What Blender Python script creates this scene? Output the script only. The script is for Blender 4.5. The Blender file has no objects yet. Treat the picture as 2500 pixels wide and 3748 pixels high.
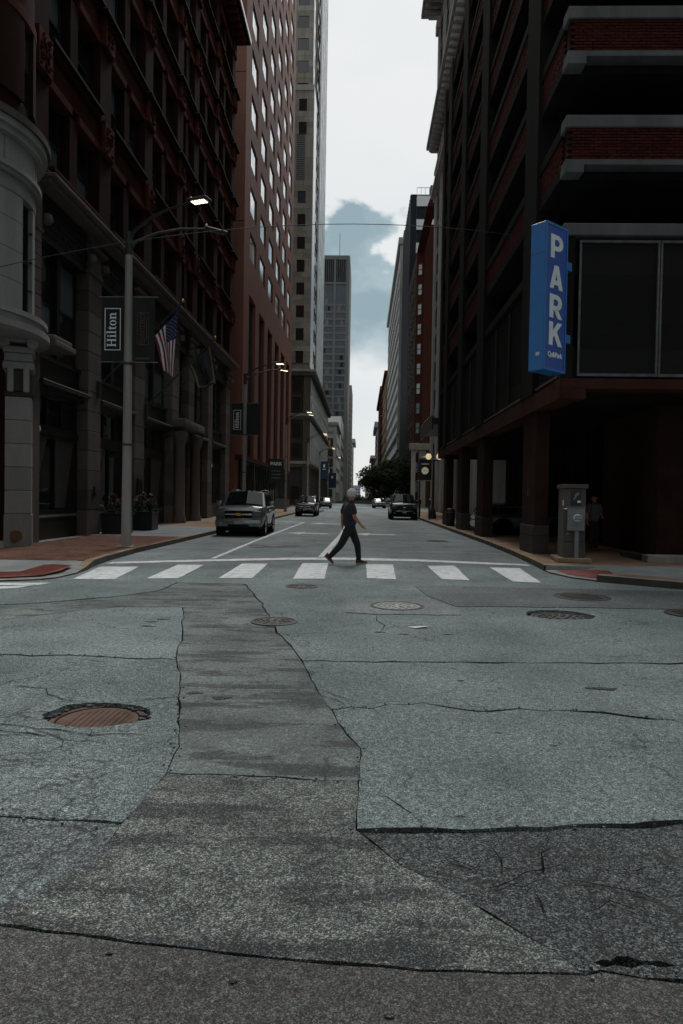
import bpy, bmesh, math, random
from mathutils import Vector, Matrix
R = random.Random(7)
S = bpy.context.scene
C = S.collection
rad = math.radians

# ------------------------------------------------------------------ camera
cd = bpy.data.cameras.new('camera'); cam = bpy.data.objects.new('camera', cd); C.objects.link(cam)
cd.sensor_fit = 'VERTICAL'; cd.sensor_height = 36.0; cd.lens = 24.01
cd.clip_start = 0.05; cd.clip_end = 6000
rot = Matrix(((0.9994131, -0.0172501, 0.0295960), (0.0299790, 0.0223843, -0.9992999), (0.0165755, 0.9996006, 0.0228883)))
cam.matrix_world = Matrix.Translation((0, 0, 1.7)) @ rot.to_4x4()
S.camera = cam
S.render.resolution_x, S.render.resolution_y = 683, 1024

# ------------------------------------------------------------------ sky and sun
SUN_EL, SUN_AZ = 56.0, 4.0          # azimuth clockwise from the street direction (+Y)
w = bpy.data.worlds.new('World'); S.world = w; w.use_nodes = True
nt = w.node_tree; N = nt.nodes; L = nt.links
for n in list(N): N.remove(n)
out = N.new('ShaderNodeOutputWorld'); bg = N.new('ShaderNodeBackground'); bg.inputs[1].default_value = 0.1
L.new(bg.outputs[0], out.inputs[0])
sky = N.new('ShaderNodeTexSky'); sky.sky_type = 'NISHITA'; sky.sun_disc = False
sky.sun_elevation = rad(SUN_EL); sky.sun_rotation = rad(SUN_AZ); sky.dust_density = 2.0
tc = N.new('ShaderNodeTexCoord')
sep = N.new('ShaderNodeSeparateXYZ'); L.new(tc.outputs['Generated'], sep.inputs[0])
def wm(op, a, b=None, c=None):
    n = N.new('ShaderNodeMath'); n.operation = op
    for i, v in enumerate((a, b, c)):
        if v is None: continue
        if isinstance(v, (int, float)): n.inputs[i].default_value = v
        else: L.new(v, n.inputs[i])
    return n.outputs[0]
def wnoise(scale, detail, rough, off):
    mp = N.new('ShaderNodeMapping'); mp.inputs['Location'].default_value = off
    mp.inputs['Scale'].default_value = (1, 1, 1.5)
    L.new(tc.outputs['Generated'], mp.inputs[0])
    n = N.new('ShaderNodeTexNoise'); n.inputs['Scale'].default_value = scale
    n.inputs['Detail'].default_value = detail; n.inputs['Roughness'].default_value = rough
    L.new(mp.outputs[0], n.inputs[0]); return n.outputs[0]
el = sep.outputs[2]
n1 = wnoise(10.5, 7, 0.50, (7.7, 2.1, 4.4)); n2 = wnoise(13, 5, 0.6, (9.2, 4.1, 2.0)); n3 = wnoise(3.0, 3, 0.5, (1.0, 7.0, 5.0))
# a bank of grey cumulus low over the roofs all the way round, bright overcast above it and a bright gap under it
top = wm('ADD', wm('ADD', el, wm('MULTIPLY', wm('SUBTRACT', n1, 0.5), 0.40)), wm('MULTIPLY', wm('SUBTRACT', n2, 0.5), 0.12))
m_top = N.new('ShaderNodeMapRange'); m_top.interpolation_type = 'SMOOTHSTEP'
m_top.inputs[1].default_value = 0.382; m_top.inputs[2].default_value = 0.338; L.new(top, m_top.inputs[0])
bot = wm('ADD', el, wm('MULTIPLY', wm('SUBTRACT', n2, 0.5), 0.05))
m_bot = N.new('ShaderNodeMapRange'); m_bot.interpolation_type = 'SMOOTHSTEP'
m_bot.inputs[1].default_value = 0.175; m_bot.inputs[2].default_value = 0.225; L.new(bot, m_bot.inputs[0])
bank = wm('MULTIPLY', m_top.outputs[0], m_bot.outputs[0])
shade = N.new('ShaderNodeValToRGB'); L.new(n1, shade.inputs[0])
shade.color_ramp.elements[0].position = 0.40; shade.color_ramp.elements[0].color = (3.0, 4.1, 4.65, 1)
shade.color_ramp.elements[1].position = 0.66; shade.color_ramp.elements[1].color = (4.9, 6.0, 6.4, 1)
veil = N.new('ShaderNodeValToRGB'); L.new(n3, veil.inputs[0])
veil.color_ramp.elements[0].position = 0.3; veil.color_ramp.elements[0].color = (7.3, 7.9, 8.1, 1)
veil.color_ramp.elements[1].position = 0.6; veil.color_ramp.elements[1].color = (8.6, 8.75, 8.65, 1)
mx0 = N.new('ShaderNodeMix'); mx0.data_type = 'RGBA'; mx0.inputs[0].default_value = 0.88
L.new(sky.outputs[0], mx0.inputs[6]); L.new(veil.outputs[0], mx0.inputs[7])
mx = N.new('ShaderNodeMix'); mx.data_type = 'RGBA'; L.new(bank, mx.inputs[0])
L.new(mx0.outputs[2], mx.inputs[6]); L.new(shade.outputs[0], mx.inputs[7])
L.new(mx.outputs[2], bg.inputs[0])

sl = bpy.data.lights.new('sun', 'SUN'); sl.energy = 2.2; sl.angle = rad(24); sl.color = (1.0, 0.97, 0.93)
so = bpy.data.objects.new('sun', sl); C.objects.link(so)
sd = Vector((math.sin(rad(SUN_AZ)) * math.cos(rad(SUN_EL)), math.cos(rad(SUN_AZ)) * math.cos(rad(SUN_EL)), math.sin(rad(SUN_EL))))
so.rotation_euler = sd.to_track_quat('Z', 'Y').to_euler()
so.location = sd * 300

vs = S.view_settings; S.display_settings.display_device = 'sRGB'
vs.view_transform = 'Standard'; vs.look = 'None'; vs.gamma = 1.0; vs.use_curve_mapping = False; vs.exposure = 0.0
S.cycles.use_denoising = True
S.cycles.max_bounces = 6; S.cycles.diffuse_bounces = 3; S.cycles.glossy_bounces = 4
S.cycles.sample_clamp_indirect = 4.0

# ------------------------------------------------------------------ materials
MATS = {}
class G:
    """small node graph builder"""
    def __init__(s, name):
        s.m = bpy.data.materials.new(name); s.m.use_nodes = True
        s.t = s.m.node_tree; s.n = s.t.nodes; s.l = s.t.links
        s.b = s.n['Principled BSDF']
        g = s.n.new('ShaderNodeNewGeometry'); s.pos = g.outputs['Position']
    def link(s, a, b): s.l.new(a, b)
    def math(s, op, a, b=None):
        n = s.n.new('ShaderNodeMath'); n.operation = op
        for i, v in enumerate((a, b)):
            if v is None: continue
            if isinstance(v, (int, float)): n.inputs[i].default_value = v
            else: s.link(v, n.inputs[i])
        return n.outputs[0]
    def noise(s, scale, detail=4, rough=.55, vec=None, stretch=None):
        v = vec or s.pos
        if stretch:
            mp = s.n.new('ShaderNodeMapping'); mp.inputs['Scale'].default_value = stretch; s.link(v, mp.inputs[0]); v = mp.outputs[0]
        n = s.n.new('ShaderNodeTexNoise'); n.inputs['Scale'].default_value = scale
        n.inputs['Detail'].default_value = detail; n.inputs['Roughness'].default_value = rough
        s.link(v, n.inputs[0]); return n.outputs[0]
    def voro(s, scale, feat='F1'):
        n = s.n.new('ShaderNodeTexVoronoi'); n.feature = feat; n.inputs['Scale'].default_value = scale
        s.link(s.pos, n.inputs[0]); return n
    def ramp(s, fac, stops, const=False):
        n = s.n.new('ShaderNodeValToRGB'); s.link(fac, n.inputs[0]); e = n.color_ramp.elements
        if const: n.color_ramp.interpolation = 'CONSTANT'
        while len(e) < len(stops): e.new(0.5)
        for k, (p, c) in zip(e, stops):
            k.position = p; k.color = (*c, 1) if len(c) == 3 else c
        return n.outputs[0]
    def mix(s, fac, a, b, mode='MIX'):
        n = s.n.new('ShaderNodeMix'); n.data_type = 'RGBA'; n.blend_type = mode
        if isinstance(fac, (int, float)): n.inputs[0].default_value = fac
        else: s.link(fac, n.inputs[0])
        for i, v in ((6, a), (7, b)):
            if isinstance(v, tuple): n.inputs[i].default_value = (*v, 1)
            else: s.link(v, n.inputs[i])
        return n.outputs[2]
    def bump(s, h, strength=.3, dist=.01):
        n = s.n.new('ShaderNodeBump'); n.inputs['Strength'].default_value = strength; n.inputs['Distance'].default_value = dist
        s.link(h, n.inputs['Height']); s.link(n.outputs[0], s.b.inputs['Normal'])
    def done(s, col, rough=.8, metal=0, spec=.5):
        if isinstance(col, tuple): s.b.inputs['Base Color'].default_value = (*col, 1)
        else: s.link(col, s.b.inputs['Base Color'])
        if isinstance(rough, (int, float)): s.b.inputs['Roughness'].default_value = rough
        else: s.link(rough, s.b.inputs['Roughness'])
        s.b.inputs['Metallic'].default_value = metal; s.b.inputs['Specular IOR Level'].default_value = spec
        MATS[s.m.name] = s.m; return s.m
def dim(c, k): return tuple(min(1, v * k) for v in c)
def plain(name, col, rough=.75, var=.25, scale=3.0, bump=.15, bscale=60, metal=0, spec=.5, streak=False):
    g = G(name)
    n = g.noise(scale, 5, .6, stretch=(1, 1, .15) if streak else None)
    c = g.ramp(n, [(.3, dim(col, 1 - var)), (.7, dim(col, 1 + var))])
    if bump: g.bump(g.noise(bscale, 3), bump, .01)
    return g.done(c, rough, metal, spec)
def brickmat(name, c1, c2, mortar, bw=.21, bh=.072, ms=.01, rough=.85, stain=.35, spec=.06):
    g = G(name)
    sx = g.n.new('ShaderNodeSeparateXYZ'); g.link(g.pos, sx.inputs[0])
    cb = g.n.new('ShaderNodeCombineXYZ'); g.link(g.math('ADD', sx.outputs[0], sx.outputs[1]), cb.inputs[0]); g.link(sx.outputs[2], cb.inputs[1])
    b = g.n.new('ShaderNodeTexBrick'); g.link(cb.outputs[0], b.inputs[0])
    b.inputs['Color1'].default_value = (*c1, 1); b.inputs['Color2'].default_value = (*c2, 1); b.inputs['Mortar'].default_value = (*mortar, 1)
    b.inputs['Scale'].default_value = 1.0; b.inputs['Mortar Size'].default_value = ms
    b.inputs['Brick Width'].default_value = bw; b.inputs['Row Height'].default_value = bh
    n = g.noise(.6, 6, .65, stretch=(1, 1, .3))
    c = g.mix(stain, b.outputs[0], g.ramp(n, [(.3, (.45, .45, .45)), (.7, (1.25, 1.25, 1.25))]), 'MULTIPLY')
    g.bump(g.math('SUBTRACT', 1.0, b.outputs[1]), .4, .008)
    return g.done(c, rough, 0, spec)
def glassmat(name, col=(.012, .014, .016), rough=.03, wav=.012, ws=.6, spec=.6):
    g = G(name)
    g.bump(g.noise(ws, 2, .5), 1.0, wav)
    g.b.inputs['IOR'].default_value = 1.6
    return g.done(col, rough, 0, spec)
def emit(name, col, strength):
    g = G(name); g.b.inputs['Emission Color'].default_value = (*col, 1); g.b.inputs['Emission Strength'].default_value = strength
    return g.done(col, .4)
def roadmat(name, dark, mid, light, scale=95, specks=None, rough=.8, stain=.5, blot=0, bump=.6, cracks=0):
    """asphalt or exposed aggregate: every stone a cell of its own tone, stains over them"""
    g = G(name)
    v = g.voro(scale); sp = g.n.new('ShaderNodeSeparateColor'); g.link(v.outputs['Color'], sp.inputs[0])
    stops = [(0.0, dark), (.45, mid), (.8, light), (1.0, dim(light, 1.6))]
    c = g.ramp(sp.outputs[0], stops)
    if specks:
        k = g.ramp(sp.outputs[1], [(0.0, (0, 0, 0)), (specks[0], (1, 1, 1))], True)
        c = g.mix(g.math('MULTIPLY', k, .75), c, g.mix(sp.outputs[2], specks[1], specks[2]))
    v2 = g.voro(scale * .45); sp2 = g.n.new('ShaderNodeSeparateColor'); g.link(v2.outputs['Color'], sp2.inputs[0])
    c = g.mix(.5, c, g.ramp(sp2.outputs[0], [(0, (.55, .55, .55)), (.9, (1.15, 1.15, 1.15)), (1, (1.5, 1.5, 1.5))]), 'MULTIPLY')
    v3 = g.noise(22, 4, .7); v4 = g.noise(55, 3, .7)
    c = g.mix(.75, c, g.ramp(v3, [(.34, (.60, .60, .60)), (.5, (1, 1, 1)), (.66, (1.45, 1.45, 1.45))]), 'MULTIPLY')
    c = g.mix(.6, c, g.ramp(v4, [(.34, (.55, .55, .55)), (.5, (1, 1, 1)), (.66, (1.5, 1.5, 1.5))]), 'MULTIPLY')
    n = g.noise(.9, 7, .62)
    c = g.mix(stain, c, g.ramp(n, [(.33, (.55, .55, .56)), (.68, (1.3, 1.3, 1.28))]), 'MULTIPLY')
    # dark tyre and oil streaks running along the street
    n4 = g.noise(2.2, 7, .72, stretch=(1.6, .5, 1))
    c = g.mix(.6, c, g.ramp(n4, [(.55, (1, 1, 1)), (.75, (.6, .62, .64))]), 'MULTIPLY')
    if blot:
        n5 = g.noise(3.2, 10, .74, stretch=(1.0, .7, 1))
        k = g.math('MULTIPLY', g.ramp(n5, [(blot - .01, (0, 0, 0)), (blot + .06, (1, 1, 1))]), g.ramp(sp.outputs[0], [(.3, (1, 1, 1)), (.95, (.25, .25, .25))]))
        c = g.mix(g.math('MULTIPLY', k, .8), c, (.040, .045, .047))
        n8 = g.noise(1.7, 8, .66, stretch=(.55, 2.2, 1))
        k8 = g.math('MULTIPLY', g.ramp(n8, [(.50, (0, 0, 0)), (.57, (1, 1, 1))]), g.ramp(sp.outputs[0], [(.5, (1, 1, 1)), (1, (.5, .5, .5))]))
        c = g.mix(g.math('MULTIPLY', k8, .85), c, (.030, .035, .037))
    if cracks:
        wp = g.n.new('ShaderNodeVectorMath'); wp.operation = 'ADD'
        nz = g.n.new('ShaderNodeTexNoise'); nz.inputs['Scale'].default_value = 3.0; nz.inputs['Detail'].default_value = 6; g.link(g.pos, nz.inputs[0])
        sc_ = g.n.new('ShaderNodeVectorMath'); sc_.operation = 'SCALE'; sc_.inputs['Scale'].default_value = .45; g.link(nz.outputs['Color'], sc_.inputs[0])
        g.link(g.pos, wp.inputs[0]); g.link(sc_.outputs[0], wp.inputs[1])
        for csc, wd, lo in ((.55, .006, .50), (1.9, .010, .56), (4.5, .006, .60)):
            ve = g.n.new('ShaderNodeTexVoronoi'); ve.feature = 'DISTANCE_TO_EDGE'; ve.inputs['Scale'].default_value = csc; g.link(wp.outputs[0], ve.inputs[0])
            line = g.ramp(ve.outputs[0], [(0, (1, 1, 1)), (wd * csc * 1.0 + .002, (0, 0, 0))])
            msk = g.ramp(g.noise(.55 * csc ** .4, 3, .6), [(lo - cracks * .1, (0, 0, 0)), (lo + .08 - cracks * .1, (1, 1, 1))])
            c = g.mix(g.math('MULTIPLY', g.math('MULTIPLY', line, msk), .85), c, (.03, .03, .029))
    # polished wheel paths, smooth soft blotches
    n6 = g.noise(.35, 3, .5, stretch=(1, .25, 1)); n7 = g.noise(.5, 3, .5, stretch=(.25, 1, 1))
    c = g.mix(.55, c, g.ramp(n6, [(.35, (.68, .70, .71)), (.65, (1.28, 1.27, 1.26))]), 'MULTIPLY'); c = g.mix(.4, c, g.ramp(n7, [(.35, (.7, .71, .72)), (.65, (1.25, 1.25, 1.25))]), 'MULTIPLY')
    h = g.math('ADD', g.math('MULTIPLY', v.outputs['Distance'], -1.0), g.math('MULTIPLY', v2.outputs['Distance'], -.7))
    g.bump(h, bump, .012)
    return g.done(c, rough, 0, .35)
def blocky(name, col, rough=.8, var=.3):
    """granite and stone: fine speckle, faint streaks, each object its own tone"""
    g = G(name)
    oi = g.n.new('ShaderNodeObjectInfo')
    sp = g.noise(120, 2, .7)
    c = g.ramp(sp, [(.35, dim(col, .75)), (.65, dim(col, 1.25))])
    c = g.mix(1.0, c, g.ramp(oi.outputs['Random'], [(0, (1 - var,) * 3), (1, (1 + var,) * 3)]), 'MULTIPLY')
    n = g.noise(1.2, 6, .65, stretch=(1, 1, .2))
    c = g.mix(.6, c, g.ramp(n, [(.3, (.6, .58, .56)), (.65, (1.15, 1.15, 1.15))]), 'MULTIPLY')
    g.bump(sp, .25, .006)
    return g.done(c, rough, 0, .10)

# road surfaces
asphalt = roadmat('asphalt_worn', (.058, .074, .076), (.165, .209, .212), (.31, .376, .376), 200, cracks=.25)
asphalt2 = roadmat('asphalt_coarse', (.038, .048, .049), (.135, .168, .170), (.29, .35, .35), 185, stain=.6, cracks=.8)
asphalt3 = roadmat('asphalt_dimmed', (.028, .034, .0345), (.098, .117, .118), (.23, .27, .27), 175, stain=.7, cracks=.9)  # coarse asphalt with the falloff towards the frame bottom put into its colour
asphalt_dk = roadmat('asphalt_dark', (.010, .012, .0125), (.043, .050, .051), (.15, .168, .168), 150, stain=.6, cracks=1.9)
asphalt_rd = roadmat('asphalt_street', (.115, .140, .142), (.198, .238, .241), (.285, .337, .338), 150, stain=.55, cracks=.3)
concrete_rd = roadmat('concrete_trench', (.095, .115, .110), (.143, .171, .163), (.195, .23, .219), 190, stain=.9, blot=.56, cracks=.2, bump=.25)
aggregate = roadmat('exposed_aggregate', (.042, .050, .048), (.130, .150, .143), (.32, .355, .338), 170, specks=(.92, (.20, .085, .045), (.24, .155, .085)), stain=.7, blot=.50, bump=.7)
apron = roadmat('concrete_apron', (.026, .028, .027), (.060, .063, .060), (.135, .14, .134), 200, specks=(.93, (.16, .08, .05), (.17, .12, .08)), stain=.7, bump=.4)  # concrete toned down too: falloff at the frame bottom put into the colour
patch_dk = roadmat('patch_asphalt', (.085, .098, .10), (.118, .135, .138), (.15, .17, .173), 110, stain=.6, bump=.2)
patch_lt = roadmat('patch_concrete', (.14, .162, .162), (.185, .212, .212), (.225, .257, .257), 110, stain=.6, bump=.2)
dirt = plain('crack_dirt', (.013, .0125, .0115), .95, .5, 12, .6, 80, spec=.02)
def paintmat():
    g = G('road_paint'); n = g.noise(5, 8, .7); n2 = g.noise(60, 3, .6); n3 = g.noise(1.6, 5, .6, stretch=(1, .2, 1))
    k = g.math('ADD', g.math('MULTIPLY', n, .75), g.math('MULTIPLY', n2, .35))
    c = g.ramp(k, [(.42, (.24, .27, .275)), (.49, (.62, .66, .665)), (.66, (.80, .83, .83))])
    c = g.mix(.5, c, g.ramp(n3, [(.35, (.72, .74, .75)), (.6, (1.1, 1.1, 1.1))]), 'MULTIPLY')
    g.bump(n2, .3, .006); return g.done(c, .7, 0, .3)
paint = paintmat()
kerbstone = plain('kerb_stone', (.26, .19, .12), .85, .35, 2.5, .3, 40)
kerb_face = plain('kerb_face', (.055, .048, .04), .9, .4, 3, .3, 40)  # road dirt plus the kerb's shadow side, both put into the colour
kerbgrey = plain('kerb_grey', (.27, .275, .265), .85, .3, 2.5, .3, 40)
walk_con = plain('walk_concrete', (.27, .285, .285), .85, .22, 1.6, .25, 70)
walk_blue = plain('walk_bluestone', (.17, .195, .205), .6, .25, 2.2, .2, 50)
walk_tan = plain('walk_tan', (.25, .16, .10), .85, .35, 1.3, .25, 60)
def pavermat():
    g = G('paver_brick'); oi = g.n.new('ShaderNodeObjectInfo'); n = g.noise(30, 4); n2 = g.noise(1.2, 5, .6)
    v = g.voro(4.7)
    c = g.ramp(n, [(.3, (.13, .062, .042)), (.7, (.24, .115, .072))])
    c = g.mix(.8, c, g.ramp(oi.outputs['Random'], [(0, (.6, .65, .7)), (1, (1.3, 1.2, 1.15))]), 'MULTIPLY')
    c = g.mix(.7, c, g.ramp(n2, [(.35, (.55, .58, .6)), (.65, (1.2, 1.15, 1.1))]), 'MULTIPLY')
    g.bump(n, .3, .004); return g.done(c, .85, 0, .3)
paver = pavermat()
tactile = plain('tactile_red', (.22, .05, .035), .75, .3, 6, .2, 60)
# buildings
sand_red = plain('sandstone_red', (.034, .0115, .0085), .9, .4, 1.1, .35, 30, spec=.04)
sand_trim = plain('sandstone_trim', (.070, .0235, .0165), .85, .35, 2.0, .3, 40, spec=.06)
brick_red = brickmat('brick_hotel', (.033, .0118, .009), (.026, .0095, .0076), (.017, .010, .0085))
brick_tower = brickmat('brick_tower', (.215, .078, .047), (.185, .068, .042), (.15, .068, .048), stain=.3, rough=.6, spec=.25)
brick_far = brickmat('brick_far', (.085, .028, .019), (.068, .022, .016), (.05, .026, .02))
granite = blocky('granite_grey', (.25, .252, .243), .8, .10)
granite_br = blocky('granite_brown', (.115, .098, .089))
granite_dk = blocky('granite_dark', (.066, .060, .056))
limestone = blocky('limestone_tan', (.24, .222, .188), .8, .2); limestone_dk = blocky('limestone_dark', (.085, .072, .058), .8, .1)
limestone_w = blocky('limestone_pale', (.34, .335, .31), .8, .12)
terracotta = blocky('terracotta_white', (.40, .40, .385), .6, .08)
slate = plain('ledge_slate', (.010, .009, .009), .6, .3, 3, .1, 40, spec=.1)
iron = plain('iron_black', (.010, .011, .011), .4, .3, 5, .1, 60)
shopfront = plain('shopfront_black', (.008, .009, .009), .35, .3, 3, .08, 50)
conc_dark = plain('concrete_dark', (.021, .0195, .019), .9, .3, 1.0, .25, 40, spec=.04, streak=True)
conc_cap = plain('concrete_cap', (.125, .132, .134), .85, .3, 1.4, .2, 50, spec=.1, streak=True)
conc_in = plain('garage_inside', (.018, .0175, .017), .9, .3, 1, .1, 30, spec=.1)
fascia = plain('fascia_red', (.060, .0245, .018), .8, .3, 1.5, .2, 40, spec=.08)
col_brown = plain('column_brown', (.040, .0215, .017), .85, .3, 1.5, .2, 40, spec=.06)
gbrick_a = plain('garage_brick_a', (.058, .0165, .013), .85, .3, 14, .4, 70, spec=.05)
gbrick_b = plain('garage_brick_b', (.072, .0215, .0165), .85, .3, 14, .4, 70, spec=.05)
mortar = plain('mortar', (.026, .0195, .0175), .95, .2, 20, .3, 80, spec=.1)
steel = plain('steel_frame', (.17, .18, .185), .45, .3, 4, .1, 50, metal=.6)
pole_m = plain('lamp_pole_metal', (.30, .295, .275), .6, .3, 1.5, .15, 40, metal=.3, streak=True)
pole_bk = plain('pole_black', (.018, .019, .02), .5, .3, 3, .1, 40)
glass = glassmat('glass_dark'); glass_sky = glassmat('glass_tower', (.80, .85, .88), .03, .006, .25, .9); glass_sky.node_tree.nodes['Principled BSDF'].inputs['Metallic'].default_value = .85
glass_blue = glassmat('glass_blue', (.02, .035, .06), .05, .02, .3, .8)
glass_shade = plain('window_shade', (.10, .125, .13), .25, .15, .8, .05, 10, spec=.6)
alum = plain('aluminium', (.70, .71, .70), .28, .12, 3, .05, 40, metal=.9)
white_p = plain('white_paint', (.62, .64, .64), .5, .1, 4, .05, 40)
frame_dk = plain('frame_dark', (.02, .02, .02), .5, .3, 4, .05, 40)
def screenmat(name, col, open_):
    g = G(name); m = g.done(col, .6, .3)
    v = g.voro(260); k = g.math('GREATER_THAN', v.outputs['Distance'], .62 - .45 * open_)
    tr = g.n.new('ShaderNodeBsdfTransparent'); ms = g.n.new('ShaderNodeMixShader'); o = g.n['Material Output']
    g.link(g.math('MULTIPLY', k, 1.0), ms.inputs[0]); g.link(g.b.outputs[0], ms.inputs[1]); g.link(tr.outputs[0], ms.inputs[2]); g.link(ms.outputs[0], o.inputs[0])
    return m
mesh_scr = screenmat('mesh_screen', (.030, .0285, .028), .45)
grille_m = screenmat('mesh_grille', (.10, .10, .10), .4)

# ------------------------------------------------------------------ building helpers
def root(name, label, cat, loc=(0, 0, 0), rz=0, group=None):
    o = bpy.data.objects.new(name, None); C.objects.link(o); o.empty_display_size = .2
    o.location = loc; o.rotation_euler = (0, 0, rz)
    tag(o, label, cat, group); return o
def tag(o, label=None, cat=None, group=None, kind=None):
    if label: o['label'] = label
    if cat: o['category'] = cat
    if group: o['group'] = group
    if kind: o['kind'] = kind
    return o
def link(name, me, par=None, loc=(0, 0, 0), rz=0.0, rel=False, scale=None):
    """loc is in world space unless rel (then in the parent's own frame)"""
    o = bpy.data.objects.new(name, me); C.objects.link(o)
    if par is not None:
        o.parent = par
        if not rel: loc = Vector(loc) - wloc(par)
    o.location = loc; o.rotation_euler = (0, 0, rz)
    if scale: o.scale = scale
    return o
def wloc(o):
    v = Vector((0, 0, 0))
    while o: v += Vector(o.location); o = o.parent
    return v
def smooth(me, ang=35):
    for p in me.polygons: p.use_smooth = True
    me.set_sharp_from_angle(angle=rad(ang))
def bm_mesh(name, bm, mat, sm=None):
    me = bpy.data.meshes.new(name); bm.to_mesh(me); bm.free()
    for m in (mat if isinstance(mat, (list, tuple)) else [mat]): me.materials.append(m)
    if sm: smooth(me, sm)
    return me
def pmesh(name, vs_, fs, mat, sm=None):
    me = bpy.data.meshes.new(name); me.from_pydata([tuple(v) for v in vs_], [], fs)
    for m in (mat if isinstance(mat, (list, tuple)) else [mat]): me.materials.append(m)
    me.update()
    if sm: smooth(me, sm)
    return me
BOX = {}
def boxmesh(dx, dy, dz, mat, bev=0):
    k = (round(dx, 4), round(dy, 4), round(dz, 4), mat.name, bev)
    if k not in BOX:
        bm = bmesh.new(); bmesh.ops.create_cube(bm, size=1)
        bmesh.ops.scale(bm, vec=(dx, dy, dz), verts=bm.verts)
        if bev: bmesh.ops.bevel(bm, geom=bm.edges[:], offset=bev, segments=2 if bev > .03 else 1, affect='EDGES', profile=.6)
        BOX[k] = bm_mesh('block', bm, mat, 40 if bev > .03 else None)
    return BOX[k]
def B(name, x0, x1, y0, y1, z0, z1, mat, par=None, bev=0, rel=False, rz=0.0):
    me = boxmesh(abs(x1 - x0), abs(y1 - y0), abs(z1 - z0), mat, bev)
    return link(name, me, par, ((x0 + x1) / 2, (y0 + y1) / 2, (z0 + z1) / 2), rz, rel)
def addbox(bm, x0, x1, y0, y1, z0, z1):
    v = [bm.verts.new(p) for p in ((x0, y0, z0), (x1, y0, z0), (x1, y1, z0), (x0, y1, z0), (x0, y0, z1), (x1, y0, z1), (x1, y1, z1), (x0, y1, z1))]
    for f in ((0, 3, 2, 1), (4, 5, 6, 7), (0, 1, 5, 4), (1, 2, 6, 5), (2, 3, 7, 6), (3, 0, 4, 7)): bm.faces.new([v[i] for i in f])
def boxes(name, lst, mat, par, loc=(0, 0, 0), kind=None, rel=False):
    bm = bmesh.new()
    for b in lst: addbox(bm, *b)
    o = link(name, bm_mesh(name, bm, mat), par, loc, rel=rel)
    if kind: o['kind'] = kind
    return o
def tube_geo(pts, rs, n=10):
    pts = [Vector(p) for p in pts]; vs_, fs = [], []
    up = Vector((0, 0, 1))
    for i, p in enumerate(pts):
        d = (pts[min(i + 1, len(pts) - 1)] - pts[max(i - 1, 0)]).normalized()
        a = d.cross(up if abs(d.dot(up)) < .95 else Vector((1, 0, 0))).normalized(); b = d.cross(a)
        r = rs[i] if isinstance(rs, (list, tuple)) else rs
        for k in range(n):
            t = 2 * math.pi * k / n; vs_.append(p + a * (r * math.cos(t)) + b * (r * math.sin(t)))
    for i in range(len(pts) - 1):
        for k in range(n):
            k2 = (k + 1) % n; fs.append((i * n + k, i * n + k2, (i + 1) * n + k2, (i + 1) * n + k))
    fs.append(tuple(range(n))); fs.append(tuple(reversed(range((len(pts) - 1) * n, len(pts) * n))))
    return vs_, fs
def tube(name, pts, rs, mat, par=None, n=10, rel=False):
    vs_, fs = tube_geo(pts, rs, n)
    me = pmesh(name, vs_, fs, mat, 50)
    bm = bmesh.new(); bm.from_mesh(me); bmesh.ops.recalc_face_normals(bm, faces=bm.faces); bm.to_mesh(me); bm.free(); smooth(me, 50)
    return link(name, me, par, (0, 0, 0), rel=rel)
def lathe(name, prof, mat, par=None, loc=(0, 0, 0), n=24, rel=False, axis='z', sm=40):
    vs_, fs = [], []
    for r, z in prof:
        for k in range(n):
            t = 2 * math.pi * k / n
            p = (r * math.cos(t), r * math.sin(t), z)
            vs_.append(p if axis == 'z' else ((p[2], p[0], p[1]) if axis == 'x' else (p[0], p[2], p[1])))
    for i in range(len(prof) - 1):
        for k in range(n):
            k2 = (k + 1) % n; fs.append((i * n + k, i * n + k2, (i + 1) * n + k2, (i + 1) * n + k))
    fs.append(tuple(reversed(range(n)))); fs.append(tuple(range((len(prof) - 1) * n, len(prof) * n)))
    me = pmesh(name, vs_, fs, mat)
    bm = bmesh.new(); bm.from_mesh(me); bmesh.ops.recalc_face_normals(bm, faces=bm.faces); bm.to_mesh(me); bm.free(); smooth(me, sm)
    return link(name, me, par, loc, rel=rel)
def arcbox(name, cx, cy, r0, r1, a0, a1, z0, z1, mat, par, n=10):
    """a curved wall piece; angle 0 faces the viewer (-Y), 90 faces the street (+X)"""
    vs_, fs = [], []
    for i in range(n + 1):
        a = rad(a0 + (a1 - a0) * i / n); s_, c_ = math.sin(a), -math.cos(a)
        for r, z in ((r0, z0), (r1, z0), (r1, z1), (r0, z1)): vs_.append((cx + r * s_, cy + r * c_, z))
    for i in range(n):
        for k in range(4):
            k2 = (k + 1) % 4; fs.append((i * 4 + k, i * 4 + k2, i * 4 + 4 + k2, i * 4 + 4 + k))
    fs.append((0, 1, 2, 3)); fs.append((n * 4 + 3, n * 4 + 2, n * 4 + 1, n * 4))
    me = pmesh(name, vs_, fs, mat)
    bm = bmesh.new(); bm.from_mesh(me); bmesh.ops.recalc_face_normals(bm, faces=bm.faces); bm.to_mesh(me); bm.free(); smooth(me, 40)
    return link(name, me, par)
def prism(name, poly, z0, z1, mat, par=None, loc=(0, 0, 0), rz=0.0):
    """flat polygon (list of xy) given thickness"""
    n = len(poly)
    vs_ = [(x, y, z0) for x, y in poly] + [(x, y, z1) for x, y in poly]
    fs = [tuple(reversed(range(n))), tuple(range(n, 2 * n))] + [(i, (i + 1) % n, n + (i + 1) % n, n + i) for i in range(n)]
    me = pmesh(name, vs_, fs, mat)
    bm = bmesh.new(); bm.from_mesh(me); bmesh.ops.recalc_face_normals(bm, faces=bm.faces); bm.to_mesh(me); bm.free()
    return link(name, me, par, loc, rz)
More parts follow.
